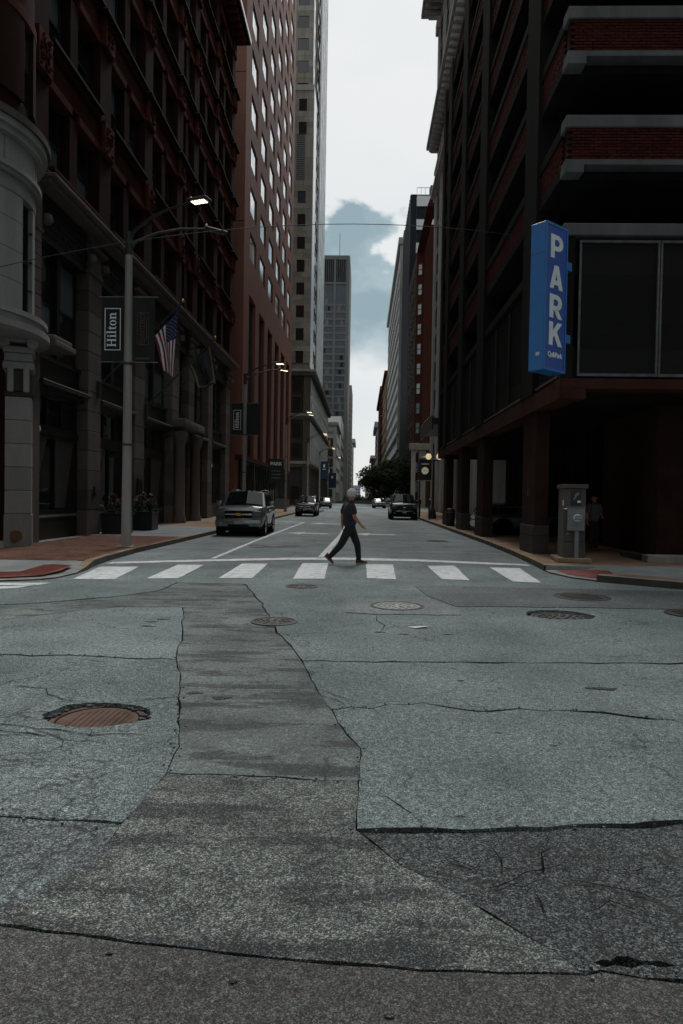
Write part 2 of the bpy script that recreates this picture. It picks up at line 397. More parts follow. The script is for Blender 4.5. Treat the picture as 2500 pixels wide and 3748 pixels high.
def text_mesh(txt, size, mat, bold=.0, spacing=1.0, xs=1.0):
    cu = bpy.data.curves.new('lettering', 'FONT'); cu.body = txt; cu.size = size; cu.offset = bold; cu.extrude = .004
    cu.align_x = 'CENTER'; cu.align_y = 'CENTER'; cu.space_character = spacing; cu.resolution_u = 3
    o = bpy.data.objects.new('lettering', cu); C.objects.link(o); bpy.context.view_layer.update()
    me = bpy.data.meshes.new_from_object(o.evaluated_get(bpy.context.evaluated_depsgraph_get()))
    bpy.data.objects.remove(o); me.materials.clear(); me.materials.append(mat)
    if xs != 1: me.transform(Matrix.Diagonal((xs, 1, 1, 1)))
    return me

# ------------------------------------------------------------------ road: slabs with open joints over a dirt bed
KS = tag(B('ground', -900, 900, -60, 1500, -1.2, -.06, dirt), kind='structure')
road = None
def noisy(pts, amp, step=.12):
    out_ = []
    for (x0, y0), (x1, y1) in zip(pts, pts[1:]):
        d = math.hypot(x1 - x0, y1 - y0); st = max(step, .012 * (y0 + y1)); k = max(1, int(d / st))
        for i in range(k):
            t = i / k
            if not out_ and i == 0: out_.append((x0, y0)); continue
            a = amp * min(1.6, max(.5, (y0 + y1) * .12))
            out_.append((x0 + (x1 - x0) * t + R.gauss(0, a * .6), y0 + (y1 - y0) * t + R.gauss(0, a)))
    out_.append(pts[-1]); return out_
LN = {}
def ln(k, pts, amp=.008): LN[k] = noisy(pts, amp)
TY = 12.95
pSL = [(-3.496, 12.736), (-2.663, 10.137), (-2.478, 9.496), (-2.116, 8.034), (-1.87, 6.90), (-1.651, 6.234), (-1.336, 5.029), (-1.189, 4.51), (-1.158, 4.082), (-1.203, 3.446), (-1.213, 3.081), (-1.338, 2.833), (-1.43, 2.674)]
pSR = [(-2.226, 12.95), (-1.53, 10.604), (-1.128, 8.84), (-.795, 7.724), (-.58, 6.969), (-.366, 5.945), (-.209, 5.383), (-.078, 4.833), (.016, 4.576), (.008, 4.036), (.001, 3.448), (.199, 3.119), (.464, 2.877), (.751, 2.546), (.829, 2.44)]
ln('top_l', [(-9, TY), (-3.496, 12.95)]); ln('top_s', [(-3.496, 12.95), (-2.226, 12.95)]); ln('top_r', [(-2.226, 12.95), (9, TY)])
ln('armU', [(-3.496, 12.95), (-3.52, 11.8), (-4.084, 10.968), (-4.9, 10.227), (-6.2, 9.55), (-9, 8.7)], .012)
ln('armL', [(-2.663, 10.137), (-3.604, 10.013), (-4.052, 9.615), (-4.704, 8.761), (-6.5, 7.9), (-9, 7.4)], .010)
ln('sl0', [pSL[1], pSL[2], pSL[3], pSL[4]]); ln('sl1', [pSL[4], pSL[5], (-1.56, 5.89)]); ln('sl2', [(-1.56, 5.89)] + pSL[6:9]); ln('sl3', pSL[8:10]); ln('sl4', pSL[9:])
ln('sl4b', [pSL[-1], (-2.6, 1.7)])
ln('sr0', pSR[0:5], .012); ln('sr1', pSR[4:6]); ln('sr1b', pSR[5:7]); ln('sr2', pSR[6:10]); ln('sr3', pSR[9:11]); ln('sr4', pSR[10:])
ln('j1', [(-1.56, 5.89), (-1.2, 5.93), pSR[5]], .006); ln('j2', [pSL[8], (-.6, 4.07), pSR[9]], .006)
ln('crF0', [(-9, 6.94), (-3.732, 6.954), (-2.87, 6.955), pSL[4]], .010); ln('crG', [(-9, 3.6), (-1.865, 3.484), (-1.569, 3.47), pSL[9]], .012)
ln('crA0', [pSR[4], (.523, 7.031), (1.949, 7.136), (3.412, 7.267), (9, 7.7)], .010)
ln('crA1', [pSR[6], (-.12, 5.43), (-.07, 5.479), (.1, 5.5), (.25, 5.56), (.534, 5.588), (.892, 5.453), (1.3, 5.52), (1.943, 5.491), (2.519, 5.337), (4, 5.1), (9, 4.9)], .022)
ln('crB', [pSR[10], (.274, 3.474), (.554, 3.455), (.989, 3.548), (1.427, 3.58), (1.736, 3.647), (3, 3.7), (9, 4.0)], .016)
ln('bot_l', [(-9, 2.9), (-3.4, 2.75), (-2.2, 2.62), (-1.43, 2.60)], .006); ln('bot', [(-1.43, 2.60), (-.714, 2.504), (-.045, 2.443), (.397, 2.427), pSR[-1]], .006)
ln('botd', [pSL[-1], (-1.43, 2.60)])
ln('bot_r', [pSR[-1], (.896, 2.465), (1.169, 2.423), (2.0, 2.30), (9, 1.5)], .012)
ln('edge_l1', [(-9, TY), (-9, 8.7)]); ln('edge_l2', [(-9, 8.7), (-9, 7.4)]); ln('edge_l3', [(-9, 7.4), (-9, 6.94)]); ln('edge_l4', [(-9, 6.94), (-9, 3.6)]); ln('edge_l5', [(-9, 3.6), (-9, 2.9)])
ln('edge_r1', [(9, TY), (9, 7.7)]); ln('edge_r2', [(9, 7.7), (9, 4.9)]); ln('edge_r3', [(9, 4.9), (9, 4.0)]); ln('edge_r4', [(9, 4.0), (9, 1.5)])
def loop(refs):
    out_ = []
    for r in refs:
        p = LN[r[1:]] if r[0] == '-' else LN[r]
        p = list(reversed(p)) if r[0] == '-' else list(p)
        if out_ and math.hypot(out_[-1][0] - p[0][0], out_[-1][1] - p[0][1]) < 1e-6: p = p[1:]
        out_ += p
    if math.hypot(out_[-1][0] - out_[0][0], out_[-1][1] - out_[0][1]) < 1e-6: out_.pop()
    return out_
def inset(p, g):
    n = len(p); a = sum(p[i][0] * p[(i + 1) % n][1] - p[(i + 1) % n][0] * p[i][1] for i in range(n)); s_ = 1 if a > 0 else -1
    out_ = []; ph = [R.uniform(0, 6.28) for _ in range(4)]
    for i in range(n):
        (xa, ya), (xb, yb), (xc, yc) = p[i - 1], p[i], p[(i + 1) % n]
        d = math.hypot(xc - xa, yc - ya) or 1; nx, ny = -(yc - ya) / d * s_, (xc - xa) / d * s_
        sw = .55 + .45 * math.sin(xb * 3.1 + yb * 2.3 + ph[0]) * math.sin(xb * 7.7 - yb * 5.1 + ph[1])
        gg = g * R.uniform(.3, 1.5) * (.25 + 1.1 * sw) * min(1.7, max(.6, yb * .15)) * (1 + 2.0 * abs(ny))
        out_.append((xb + nx * gg, yb + ny * gg))
    return out_
def slab(name, loops, mat, z=0.0, thick=.07, par=None, edge=.008):
    """thick slab with vertical, slightly chamfered edges; first loop outer, others holes"""
    bm = bmesh.new(); rings = []
    for k, lp in enumerate(loops):
        rings.append([bm.verts.new((x, y, z)) for x, y in lp])
        for i in range(len(lp)): bm.edges.new((rings[-1][i], rings[-1][(i + 1) % len(lp)]))
    bmesh.ops.triangle_fill(bm, use_beauty=True, use_dissolve=False, edges=bm.edges[:])
    for f in bm.faces:
        if f.normal.z < 0: f.normal_flip()
    for rg in rings:
        lo = [bm.verts.new((v.co.x, v.co.y, z - thick)) for v in rg]
        for i in range(len(rg)):
            j = (i + 1) % len(rg); bm.faces.new((rg[i], rg[j], lo[j], lo[i]))
    return link(name, bm_mesh(name, bm, mat), par)
def blob(cx, cy, rx, ry, n=40, amp=.12, seed=1):
    r = random.Random(seed); ph = [r.uniform(0, 6.28) for _ in range(5)]
    return [(cx + rx * math.cos(t) * (1 + amp * (math.sin(3 * t + ph[0]) * .5 + math.sin(7 * t + ph[1]) * .35 + r.uniform(-.4, .4))),
             cy + ry * math.sin(t) * (1 + amp * (math.sin(2 * t + ph[2]) * .5 + math.sin(5 * t + ph[3]) * .35 + r.uniform(-.4, .4)))) for t in [2 * math.pi * i / n for i in range(n)]]
HOLE1 = blob(-2.0, 5.14, .40, .30, 46, .10, 3)
HOLE2 = blob(2.95, 10.17, .50, .42, 46, .08, 9)
HOLE3 = noisy([(.885, 2.515), (.92, 2.535), (.955, 2.53), (.985, 2.555), (1.03, 2.56), (1.075, 2.535), (1.14, 2.54), (1.19, 2.515), (1.13, 2.50), (1.07, 2.512), (1.02, 2.495), (.96, 2.505), (.92, 2.49), (.885, 2.515)], .003, .03)[:-1]
rd = tag(bpy.data.objects.new('road', None), kind='structure'); C.objects.link(rd)
def rs(name, refs, mat, gap=.006, holes=(), z=0.0):
    return slab(name, [inset(loop(refs), gap)] + [list(h) for h in holes], mat, z, par=rd)
rs('asphalt_slab', ['top_l', 'armU', 'edge_l1'] if 0 else ['-edge_l1', 'top_l', 'armU'], asphalt, .005)
rs('trench_slab', ['top_s', 'sr0', 'sr1', '-j1', '-sl1', '-sl0', 'armL', '-edge_l2', '-armU'], concrete_rd, .005, z=-.004)
rs('asphalt_slab', ['armL', 'edge_l3', 'crF0', '-sl0'], asphalt, .005, z=.001)
rs('asphalt_slab', ['crF0', 'sl1', 'sl2', 'sl3', '-crG', '-edge_l4'], asphalt2, .006, [HOLE1])
rs('asphalt_slab', ['crG', 'sl4', 'botd', '-bot_l', '-edge_l5'], asphalt3, .006, z=-.004)
rs('trench_slab', ['j1', 'sr1b', 'sr2', '-j2', '-sl2'], concrete_rd, .005, z=.002)
rs('aggregate_slab', ['j2', 'sr3', 'sr4', '-bot', '-botd', '-sl4', '-sl3'], aggregate, .005, z=.003)
rs('asphalt_slab', ['top_r', 'edge_r1', '-crA0', '-sr0'], asphalt, .005, [HOLE2], z=.002)
rs('asphalt_slab', ['crA0', 'edge_r2', '-crA1', '-sr1b', '-sr1'], asphalt, .005)
rs('asphalt_slab', ['crA1', 'edge_r3', '-crB', '-sr3', '-sr2'], asphalt, .008, z=.004)
rs('asphalt_slab', ['crB', 'edge_r4', '-bot_r', '-sr4'], asphalt_dk, .010, [HOLE3], z=-.008)
ap = noisy([(-9, 2.9), (-9, -3), (9, -3), (9, 1.5)], .0)
LN['apr'] = ap
rs('apron_slab', ['bot_l', 'bot', 'bot_r', '-apr'], apron, .006, z=.0)
# outside the cracked middle: plain sheets of street asphalt
def sheet(name, poly, z, mat, par=rd):
    return link(name, pmesh(name, [(x, y, z) for x, y in poly], [tuple(range(len(poly)))], mat), par)
sheet('street_surface', [(-60, TY), (60, TY), (60, 26), (-60, 26)], -.002, asphalt_rd)
sheet('street_surface', [(-30, 26), (30, 26), (30, 160), (-30, 160)], -.002, asphalt_rd)
sheet('street_surface', [(-60, -40), (-9, -40), (-9, TY), (-60, TY)], -.003, asphalt_rd)
sheet('street_surface', [(9, -40), (60, -40), (60, TY), (9, TY)], -.003, asphalt_rd)
sheet('street_surface', [(-9, -40), (9, -40), (9, -3), (-9, -3)], -.003, asphalt_rd)
dn = pmesh('street_surface', [(-30, 160, -.002), (30, 160, -.002), (30, 240, -1.6), (-30, 240, -1.6), (30, 1400, -45), (-30, 1400, -45)], [(0, 1, 2, 3), (3, 2, 4, 5)], asphalt_rd); link('street_surface', dn, rd)
# pieces of patching laid over the asphalt
P_DK = noisy([(1.053, 13.1), (3.584, 13.15), (6.129, 13.1), (9.5, 13.0), (9.5, 11.2), (5.093, 10.896), (2.287, 10.792), (1.502, 10.688), (1.145, 11.876), (1.053, 13.1)], .012)[:-1]
P_LT = noisy([(-.197, 11.276), (1.091, 11.549), (1.308, 10.851), (1.529, 10.434), (1.456, 9.921), (.325, 9.848), (-.222, 9.941), (-.197, 11.276)], .010)[:-1]
slab('asphalt_patch', [P_DK], patch_dk, .012, .012, rd); slab('concrete_patch', [P_LT], patch_lt, .012, .012, rd)
slab('asphalt_patch', [noisy([(-3.9, 23.2), (-3.5, 21.8), (-2.17, 22.4), (-2.1, 23.57), (-3.9, 23.2)], .02)[:-1]], patch_dk, .004, .008, rd)
# cracks: ragged slits of dirt
def ribbon(pts, wd, amp=.02, z=.0):
    pts = noisy(pts, amp * 1.35, .045); vs_, fs = [], []
    for i, (x, y) in enumerate(pts):
        a, b = pts[max(i - 1, 0)], pts[min(i + 1, len(pts) - 1)]; d = math.hypot(b[0] - a[0], b[1] - a[1]) or 1
        t = min(i, len(pts) - 1 - i) / max(1, len(pts) - 1) * 2
        ww = wd * R.uniform(.25, 1.3) * (.35 + .65 * min(1, t * 2)); nx, ny = -(b[1] - a[1]) / d * ww, (b[0] - a[0]) / d * ww
        vs_ += [(x + nx, y + ny, z), (x - nx, y - ny, z)]
    for i in range(len(pts) - 1): fs.append((2 * i, 2 * i + 1, 2 * i + 3, 2 * i + 2))
    return link('crack', pmesh('crack', vs_, fs, dirt), rd)
for pts, wd in (
    ([(-1.9, 6.55), (-1.2, 6.47), (-.45, 6.5)], .004), ([(.001, 3.9), (.16, 3.84), (.3, 3.62), (.36, 3.49)], .006),
    ([(.55, 2.95), (.63, 3.02), (.7, 3.01), (.78, 3.12), (.86, 3.15), (.89, 3.25), (.95, 3.32)], .009), ([(.60, 3.02), (.74, 2.99), (.86, 3.06)], .008), ([(.95, 3.05), (1.15, 2.98), (1.3, 2.9)], .007),
    ([(.62, 3.08), (.5, 3.1), (.40, 3.16)], .006), ([(.9, 3.32), (1.0, 3.5)], .005), ([(1.15, 2.98), (1.6, 3.0)], .004), ([(1.2, 2.62), (1.7, 2.75)], .007),
    ([(-2.9, 4.75), (-2.2, 4.66), (-1.5, 4.72)], .010), ([(-2.9, 4.95), (-2.45, 4.82), (-1.9, 4.72)], .012), ([(-2.3, 4.76), (-2.05, 4.6), (-1.7, 4.55)], .008),
    ([(-2.8, 5.6), (-2.45, 5.5), (-2.2, 5.42)], .008), ([(-3.2, 5.85), (-2.7, 5.75), (-2.4, 5.45)], .009), ([(-1.9, 5.42), (-1.6, 5.6), (-1.4, 5.66)], .008), ([(-1.62, 5.2), (-1.4, 5.4)], .006),
    ([(-2.2, 4.72), (-2.0, 4.55), (-1.95, 4.4)], .006), ([(-2.6, 4.4), (-2.2, 4.2), (-1.8, 4.25)], .004), ([(-3.0, 3.95), (-2.3, 4.05), (-1.9, 4.3)], .005),
    ([(-2.9, 6.85), (-2.6, 6.7), (-2.0, 6.86)], .008), ([(-3.1, 4.6), (-2.6, 4.55), (-2.3, 4.66)], .009),
    ([(-.40, 6.0), (-.2, 5.75), (.0, 5.6)], .010), ([(-.3, 5.75), (-.1, 5.5)], .008), ([(.25, 9.84), (.22, 9.3), (.3, 9.0), (.27, 8.6)], .010), ([(.3, 9.3), (.9, 9.2), (1.2, 8.95)], .007),
    ([(-2.3, 11.0), (-1.0, 10.85), (.1, 10.9)], .006), ([(-1.1, 10.2), (0, 10.25)], .007), ([(.85, 12.9), (1.05, 13.1), (1.7, 12.6), (1.95, 12.3)], .018), ([(.3, 13.2), (1.05, 13.15)], .016),
    ([(1.53, 10.4), (1.62, 10.0), (1.75, 9.8)], .008), ([(3.4, 10.75), (3.5, 10.45), (3.42, 10.3)], .012), ([(-8, 12.3), (-4, 12.0)], .006), ([(-3.3, 11.95), (-5.8, 11.6)], .006),
    ([(.44, 3.19), (.55, 3.13), (.62, 3.18), (.74, 3.14)], .007), ([(.66, 3.06), (.69, 3.2), (.66, 3.3)], .006), ([(.82, 3.1), (.95, 3.15), (1.06, 3.11), (1.2, 3.13), (1.45, 3.2)], .006), ([(.74, 2.99), (.8, 2.86), (.78, 2.76)], .006), ([(.95, 2.8), (1.08, 2.85), (1.28, 2.8)], .005), ([(1.06, 3.1), (1.05, 2.98), (1.1, 2.86)], .005),
    ([(-5.9, 20.5), (-5.0, 20.9), (-4.0, 20.7)], .03), ([(-5.6, 19.3), (-4.6, 19.5)], .02), ([(1.9, 7.6), (3.0, 7.5), (4.5, 7.7)], .004), ([(2.3, 5.5), (2.7, 5.1), (3.2, 4.9)], .008)):
    ribbon(pts, wd * .62, .018, .0062 if pts[0][1] < 13 else .003)
for i, (x, y, rx, ry) in enumerate(((1.35, 4.72, .035, .025), (1.02, 4.95, .03, .02), (.95, 6.35, .035, .02), (.55, 8.45, .06, .03), (1.1, 8.5, .07, .03), (.25, 8.55, .08, .035), (.55, 3.62, .03, .015), (-.42, 2.33, .02, .012), (.12, 2.2, .02, .012), (-.9, 2.45, .015, .01), (2.2, 6.2, .18, .05), (-1.4, 5.75, .08, .05), (-1.15, 5.62, .1, .05), (-2.7, 8.6, .1, .03), (-2.75, 8.9, .09, .03), (-2.65, 9.1, .1, .03))):
    slab('tar_spot', [blob(x, y, rx * .8, ry * .8, 18, .45, 60 + i)], asphalt_dk, .0068, .003, rd)
def shoulder(key, wd, mat, z):
    pts = LN[key]; vs_, fs = [], []; ph = R.uniform(0, 6)
    for i, (x, y) in enumerate(pts):
        a, b_ = pts[max(i - 1, 0)], pts[min(i + 1, len(pts) - 1)]; d = math.hypot(b_[0] - a[0], b_[1] - a[1]) or 1
        nx, ny = -(b_[1] - a[1]) / d, (b_[0] - a[0]) / d
        k = .5 + .5 * math.sin(x * 4.1 + y * 3.3 + ph) * math.sin(x * 1.7 - y * 2.9 + ph * 2)
        w0 = 0.0; w1 = wd * R.uniform(.1, 1.0) * (k ** 2.6) * (1 + 1.0 * abs(ny))
        vs_ += [(x + nx * w0, y + ny * w0, z), (x + nx * w1, y + ny * w1, z)]
    for i in range(len(pts) - 1): fs.append((2 * i, 2 * i + 1, 2 * i + 3, 2 * i + 2))
    me = pmesh('crumbled_edge', vs_, fs, mat)
    link('crumbled_edge', me, rd)
for key, wd in (('crF0', .05), ('crG', .05), ('crA0', .045), ('crA1', .05), ('crB', .04), ('sl1', .03), ('sl2', .03), ('sr0', .04), ('sr2', .03), ('sr4', .02), ('j2', .03), ('armU', .05), ('armL', .05)):
    shoulder(key, wd * .45, dirt, .0056); shoulder(key, -wd * .45, dirt, .0058)
cr = bmesh.new(); rc = random.Random(12)
for key in ('crB', 'crG', 'crA1', 'crF0', 'sr4', 'sr2', 'sl2', 'bot_r', 'j2'):
    for (x, y) in LN[key]:
        if y > 8 or abs(x) > 4: continue
        for _ in range(2):
            s_ = rc.uniform(.002, .0065) * (.7 + y * .12); xx, yy = x + rc.gauss(0, .025), y + rc.gauss(0, .03)
            addbox(cr, xx - s_, xx + s_, yy - s_ * .8, yy + s_, .0, .004 + s_ * 1.1)
tag(link('grit', bm_mesh('grit', cr, asphalt2)), 'loose grit scattered along the road cracks', 'grit', kind='stuff')
# painted markings
def paintpoly(name, pts, z=.009):
    q = noisy(pts + [pts[0]], .006, .2)[:-1]
    return slab(name, [q], paint, z, .006, rd)
for q in ([(-5.6, 13.1), (-5.95, 15.4), (-5.1, 15.5), (-4.8, 13.15)], [(-4.25, 13.4), (-4.36, 16.1), (-3.75, 16.2), (-3.65, 13.55)], [(-2.87, 13.7), (-2.92, 16.7), (-2.3, 16.8), (-2.2, 13.8)],
          [(-1.38, 13.85), (-1.47, 17.1), (-.82, 17.2), (-.74, 13.95)], [(.126, 14.2), (.132, 17.1), (.803, 17.15), (.73, 14.1)], [(1.70, 14.3), (1.66, 17.0), (2.35, 17.2), (2.26, 14.2)], [(3.13, 14.1), (3.18, 16.9), (3.9, 16.9), (3.69, 14.0)]):
    paintpoly('crosswalk_stripe', q)
paintpoly('stop_line', [(-6.05, 16.0), (-4, 17.0), (-2, 17.85), (-.5, 18.2), (1.5, 18.15), (4.32, 17.5), (4.32, 17.95), (1.5, 18.75), (-.5, 18.85), (-2, 18.5), (-4, 17.55), (-6.05, 16.5)])
paintpoly('parking_line', [(-3.98, 17.9), (-3.85, 17.9), (-3.86, 25), (-3.74, 35), (-3.62, 43.4), (-3.75, 43.4), (-3.88, 35), (-3.99, 25)], .004)
paintpoly('parking_line', [(-6.0, 45.3), (-3.62, 43.6), (-3.62, 43.35), (-6.0, 44.9)], .0042)
paintpoly('lane_line', [(-1.2, 19.0), (-.95, 19.0), (-.82, 31), (-.85, 44), (-1.0, 44), (-.97, 31)], .004)
paintpoly('crosswalk_stripe', [(-9, 11.9), (-5.75, 12.5), (-5.82, 12.15), (-9, 11.5)]); paintpoly('crosswalk_stripe', [(-9, 10.6), (-5.9, 12.1), (-6.0, 11.7), (-9, 10.1)])
for x0, y0 in ((-2.4, 30.9), (.6, 31.0), (-2.2, 42)):
    paintpoly('turn_arrow', [(x0 + .9, y0 - .35), (x0 + .9, y0 + .15), (x0 - .2, y0 + .2), (x0 - .2, y0 + .9), (x0 - .95, y0 + .1), (x0 - .3, y0 - .9), (x0 - .3, y0 - .3)], .004)
for y in (79, 83, 103, 107): paintpoly('cross_street_line', [(-6, y), (4.3, y), (4.3, y + .5), (-6, y + .5)], .004)
# ------------------------------------------------------------------ manholes
iron_rust = plain('manhole_rust', (.10, .052, .036), .75, .45, 7, .5, 60)
iron_grey = plain('manhole_iron', (.07, .068, .066), .6, .4, 8, .5, 70, metal=.3)
iron_pale = plain('manhole_pale', (.30, .31, .295), .6, .35, 9, .5, 70)
def manhole(label, x, y, z, r, mat, kind):
    m = root('manhole_cover', label, 'manhole', (x, y, z), group=None)
    lathe('frame_ring', [(r + .055, -.05), (r + .055, .006), (r + .012, .008), (r + .012, -.05)], iron_grey if mat is not iron_rust else mat, m, rel=True, n=40)
    lathe('lid', [(r, -.05), (r, .002), (r - .01, .006), (r - .05, .006), (r - .055, .002), (.01, .003)], mat, m, rel=True, n=40)
    bm = bmesh.new()
    if kind == 'grid':
        st = .075
        for i in range(-8, 9):
            for j in range(-8, 9):
                if math.hypot(i * st, j * st) < r - .07: addbox(bm, i * st - .027, i * st + .027, j * st - .027, j * st + .027, .0, .012)
    elif kind == 'rings':
        for rr in (r * .3, r * .55, r * .8):
            nn = int(rr * 60)
            for i in range(nn):
                t = 2 * math.pi * i / nn; addbox(bm, rr * math.cos(t) - .02, rr * math.cos(t) + .02, rr * math.sin(t) - .03, rr * math.sin(t) + .03, 0, .012)
    else:
        for i in range(-9, 10):
            h = math.sqrt(max(0, (r - .07) ** 2 - (i * .045) ** 2))
            if h > .05: addbox(bm, i * .045 - .008, i * .045 + .008, -h, h, 0, .008)
    o = link('tread', bm_mesh('tread', bm, mat), m, rel=True); o['kind'] = 'stuff'
    return m
manhole('rusty round manhole cover sunk in a broken hole of the left asphalt', -1.98, 5.10, -.035, .30, iron_rust, 'bars')
manhole('pale round manhole cover in the light concrete patch', .57, 10.6, .014, .36, iron_pale, 'rings')
manhole('dark sunken manhole cover with a broken asphalt rim', 2.95, 10.13, -.035, .37, iron_grey, 'rings')
manhole('dark grid manhole cover in the smooth dark patch near the right kerb', 3.87, 12.03, .014, .43, iron_grey, 'grid')
manhole('round grate cover on the right edge of the concrete strip', -1.15, 9.12, .005, .26, iron_grey, 'rings')
manhole('manhole cover just in front of the middle crosswalk stripes', -1.1, 12.72, .006, .25, iron_grey, 'rings')
manhole('dark manhole cover cut by the right picture edge', 5.05, 10.45, .014, .36, iron_grey, 'grid')
manhole('manhole cover lying in the street patch beyond the stop line', -2.9, 22.75, .006, .32, iron_pale, 'rings')
manhole('thin manhole cover near the right kerb by the garage', 3.0, 27.0, .002, .4, iron_grey, 'rings')
# rubble round the sunken covers and a scrap of paper
gm = bmesh.new(); rr_ = random.Random(4)
for i in range(190):
    cx, cy = ((-2.0, 5.14), (2.95, 10.17))[i % 3 == 0]; t = rr_.uniform(0, 6.28); q = rr_.uniform(.31, .42) * (1 if i % 3 else 1.25)
    s_ = rr_.uniform(.006, .02); x, y = cx + q * math.cos(t), cy + q * .85 * math.sin(t)
    addbox(gm, x - s_, x + s_, y - s_, y + s_ * .7, -.05, -.045 + s_ * 1.6)
tag(link('rubble', bm_mesh('rubble', gm, asphalt_dk)), 'loose stones round the sunken manhole covers', 'rubble', kind='stuff')
pp = pmesh('paper_scrap', [(.62, 8.92, .01), (.86, 8.98, .012), (.90, 8.88, .03), (.72, 8.83, .011), (.62, 8.92, .0115), (.86, 8.98, .0135), (.90, 8.88, .0315), (.72, 8.83, .0125)], [(3, 2, 1, 0), (4, 5, 6, 7), (0, 1, 5, 4), (1, 2, 6, 5), (2, 3, 7, 6), (3, 0, 4, 7)], white_p)
tag(link('paper_scrap', pp), 'small white scrap of paper lying on the asphalt', 'paper')
# ------------------------------------------------------------------ pavements
def strip3(name, front, back, zs, mat, par, drop=.12):
    """kerb: top between two polylines, with a front face dropping to the road"""
    n = len(front); vs_, fs = [], []
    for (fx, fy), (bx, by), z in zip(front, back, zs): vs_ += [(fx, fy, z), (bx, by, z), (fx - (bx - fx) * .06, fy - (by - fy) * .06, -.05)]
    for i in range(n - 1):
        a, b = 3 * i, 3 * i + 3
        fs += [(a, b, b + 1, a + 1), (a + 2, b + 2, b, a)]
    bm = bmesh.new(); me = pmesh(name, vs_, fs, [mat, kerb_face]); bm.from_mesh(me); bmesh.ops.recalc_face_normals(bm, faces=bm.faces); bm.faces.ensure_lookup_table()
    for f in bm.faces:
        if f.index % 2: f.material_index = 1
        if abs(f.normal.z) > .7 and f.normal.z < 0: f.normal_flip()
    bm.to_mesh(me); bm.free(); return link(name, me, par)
def off(pts, d):
    o = []
    for i, (x, y) in enumerate(pts):
        a, b = pts[max(i - 1, 0)], pts[min(i + 1, len(pts) - 1)]; l = math.hypot(b[0] - a[0], b[1] - a[1])
        o.append((x - (b[1] - a[1]) / l * d, y + (b[0] - a[0]) / l * d))
    return o
pvL = tag(bpy.data.objects.new('pavement_left', None), kind='structure'); C.objects.link(pvL)
pvR = tag(bpy.data.objects.new('pavement_right', None), kind='structure'); C.objects.link(pvR)
kL = [(-60, 11.6), (-9.5, 11.8), (-7.6, 12.15), (-6.78, 12.55), (-6.25, 12.8), (-5.97, 13.15), (-5.89, 13.95), (-5.98, 14.7), (-6.14, 15.5), (-6.27, 16.6), (-6.38, 19.2), (-6.34, 21.6), (-6.30, 27.5), (-6.25, 37), (-6.2, 46), (-6.2, 78)]
zL = [.14, .14, .05, .025, .025, .025, .03, .08, .14, .14, .14, .14, .14, .14, .14, .14]
kLb = off(kL, .2)
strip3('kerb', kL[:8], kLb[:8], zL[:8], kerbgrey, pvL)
for i in range(7, len(kL) - 1):
    (xa, ya), (xb, yb) = kL[i], kL[i + 1]; n = max(1, int((yb - ya) / 2.4))
    for k in range(n if ya < 40 else 1):
        if ya >= 40: n = 1
        t0, t1 = k / n + .004, (k + 1) / n - .004
        la = lambda p, q, t: (p[0] + (q[0] - p[0]) * t, p[1] + (q[1] - p[1]) * t)
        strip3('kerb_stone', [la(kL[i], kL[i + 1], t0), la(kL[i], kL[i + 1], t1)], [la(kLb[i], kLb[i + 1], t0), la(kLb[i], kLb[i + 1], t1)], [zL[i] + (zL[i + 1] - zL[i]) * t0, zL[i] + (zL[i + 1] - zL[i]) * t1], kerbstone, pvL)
# sloping ramp with its red tactile pad
rp = [kLb[2], kLb[3], kLb[4], kLb[5], kLb[6], kLb[7], (-6.30, 15.3), (-8.2, 15.25), (-9.9, 15.2), (-9.7, 12.1)]
rz_ = [.05, .027, .027, .027, .032, .08, .137, .137, .137, .1]
link('ramp_slab', pmesh('ramp_slab', [(x, y, z) for (x, y), z in zip(rp, rz_)] + [(-7.6, 14.2, .09)], [(i, (i + 1) % 10, 10) for i in range(10)], walk_con), pvL)
def zramp(x, y): return .033 + .104 * max(0, min(1, (y - 12.9) / 2.35))
pad = [(-7.6, 12.62), (-6.75, 12.82), (-6.25, 13.15), (-6.13, 13.75), (-6.2, 14.5), (-6.72, 14.62), (-6.85, 13.6), (-7.7, 13.2)]
link('tactile_pad', pmesh('tactile_pad', [(x, y, zramp(x, y) + .02) for x, y in pad], [tuple(range(8))], tactile), pvL)
db = bmesh.new()
for i in range(26):
    for j in range(34):
        x, y = -7.6 + i * .06, 12.7 + j * .058
        if (x > -6.82 and 13.15 < y < 14.5 and x < -6.26) or (y < 13.4 and -7.5 < x < -6.6 and y > 12.9):
            z = zramp(x, y) + .02; addbox(db, x - .012, x + .012, y - .012, y + .012, z, z + .008)
o = link('tactile_domes', bm_mesh('tactile_domes', db, tactile), pvL); o['kind'] = 'stuff'
# pavement bed, brick pavers one by one
sheet('corner_bed', [(-10, 12.1), (-7.5, 12.5), (-6.2, 13.0), (-6.1, 15), (-6.35, 17), (-10, 17)], .022, walk_con, pvL)
sheet('pavement_bed', [(-60, 11.7), (-9.9, 12.05), (-9.9, 15.2), (-6.45, 15.25), (-6.5, 19), (-6.5, 78), (-10.7, 78), (-10.7, 22), (-60, 22)], .118, kerbgrey, pvL)
sheet('driveway', [(-9.9, 24.6), (-6.5, 24.6), (-6.46, 31.6), (-9.9, 33.4)], .142, walk_blue, pvL)
for yy in (26.3, 28.1, 29.9): B('driveway_joint', -9.9, -6.5, yy, yy + .02, .1421, .1435, dirt, pvL)
sheet('brick_pavement', [(-10.6, 33.4), (-6.46, 31.6), (-6.42, 78), (-10.6, 78)], .141, walk_tan, pvL)
pm = boxmesh(.192, .092, .05, paver, .006); small = []
rowi = 0; spots = []
y = 15.31
while y < 24.55:
    x = -9.86 + (.1 if rowi % 2 else 0)
    while x < -6.55: spots.append((x + .1, y + .05)); x += .2
    y += .1; rowi += 1
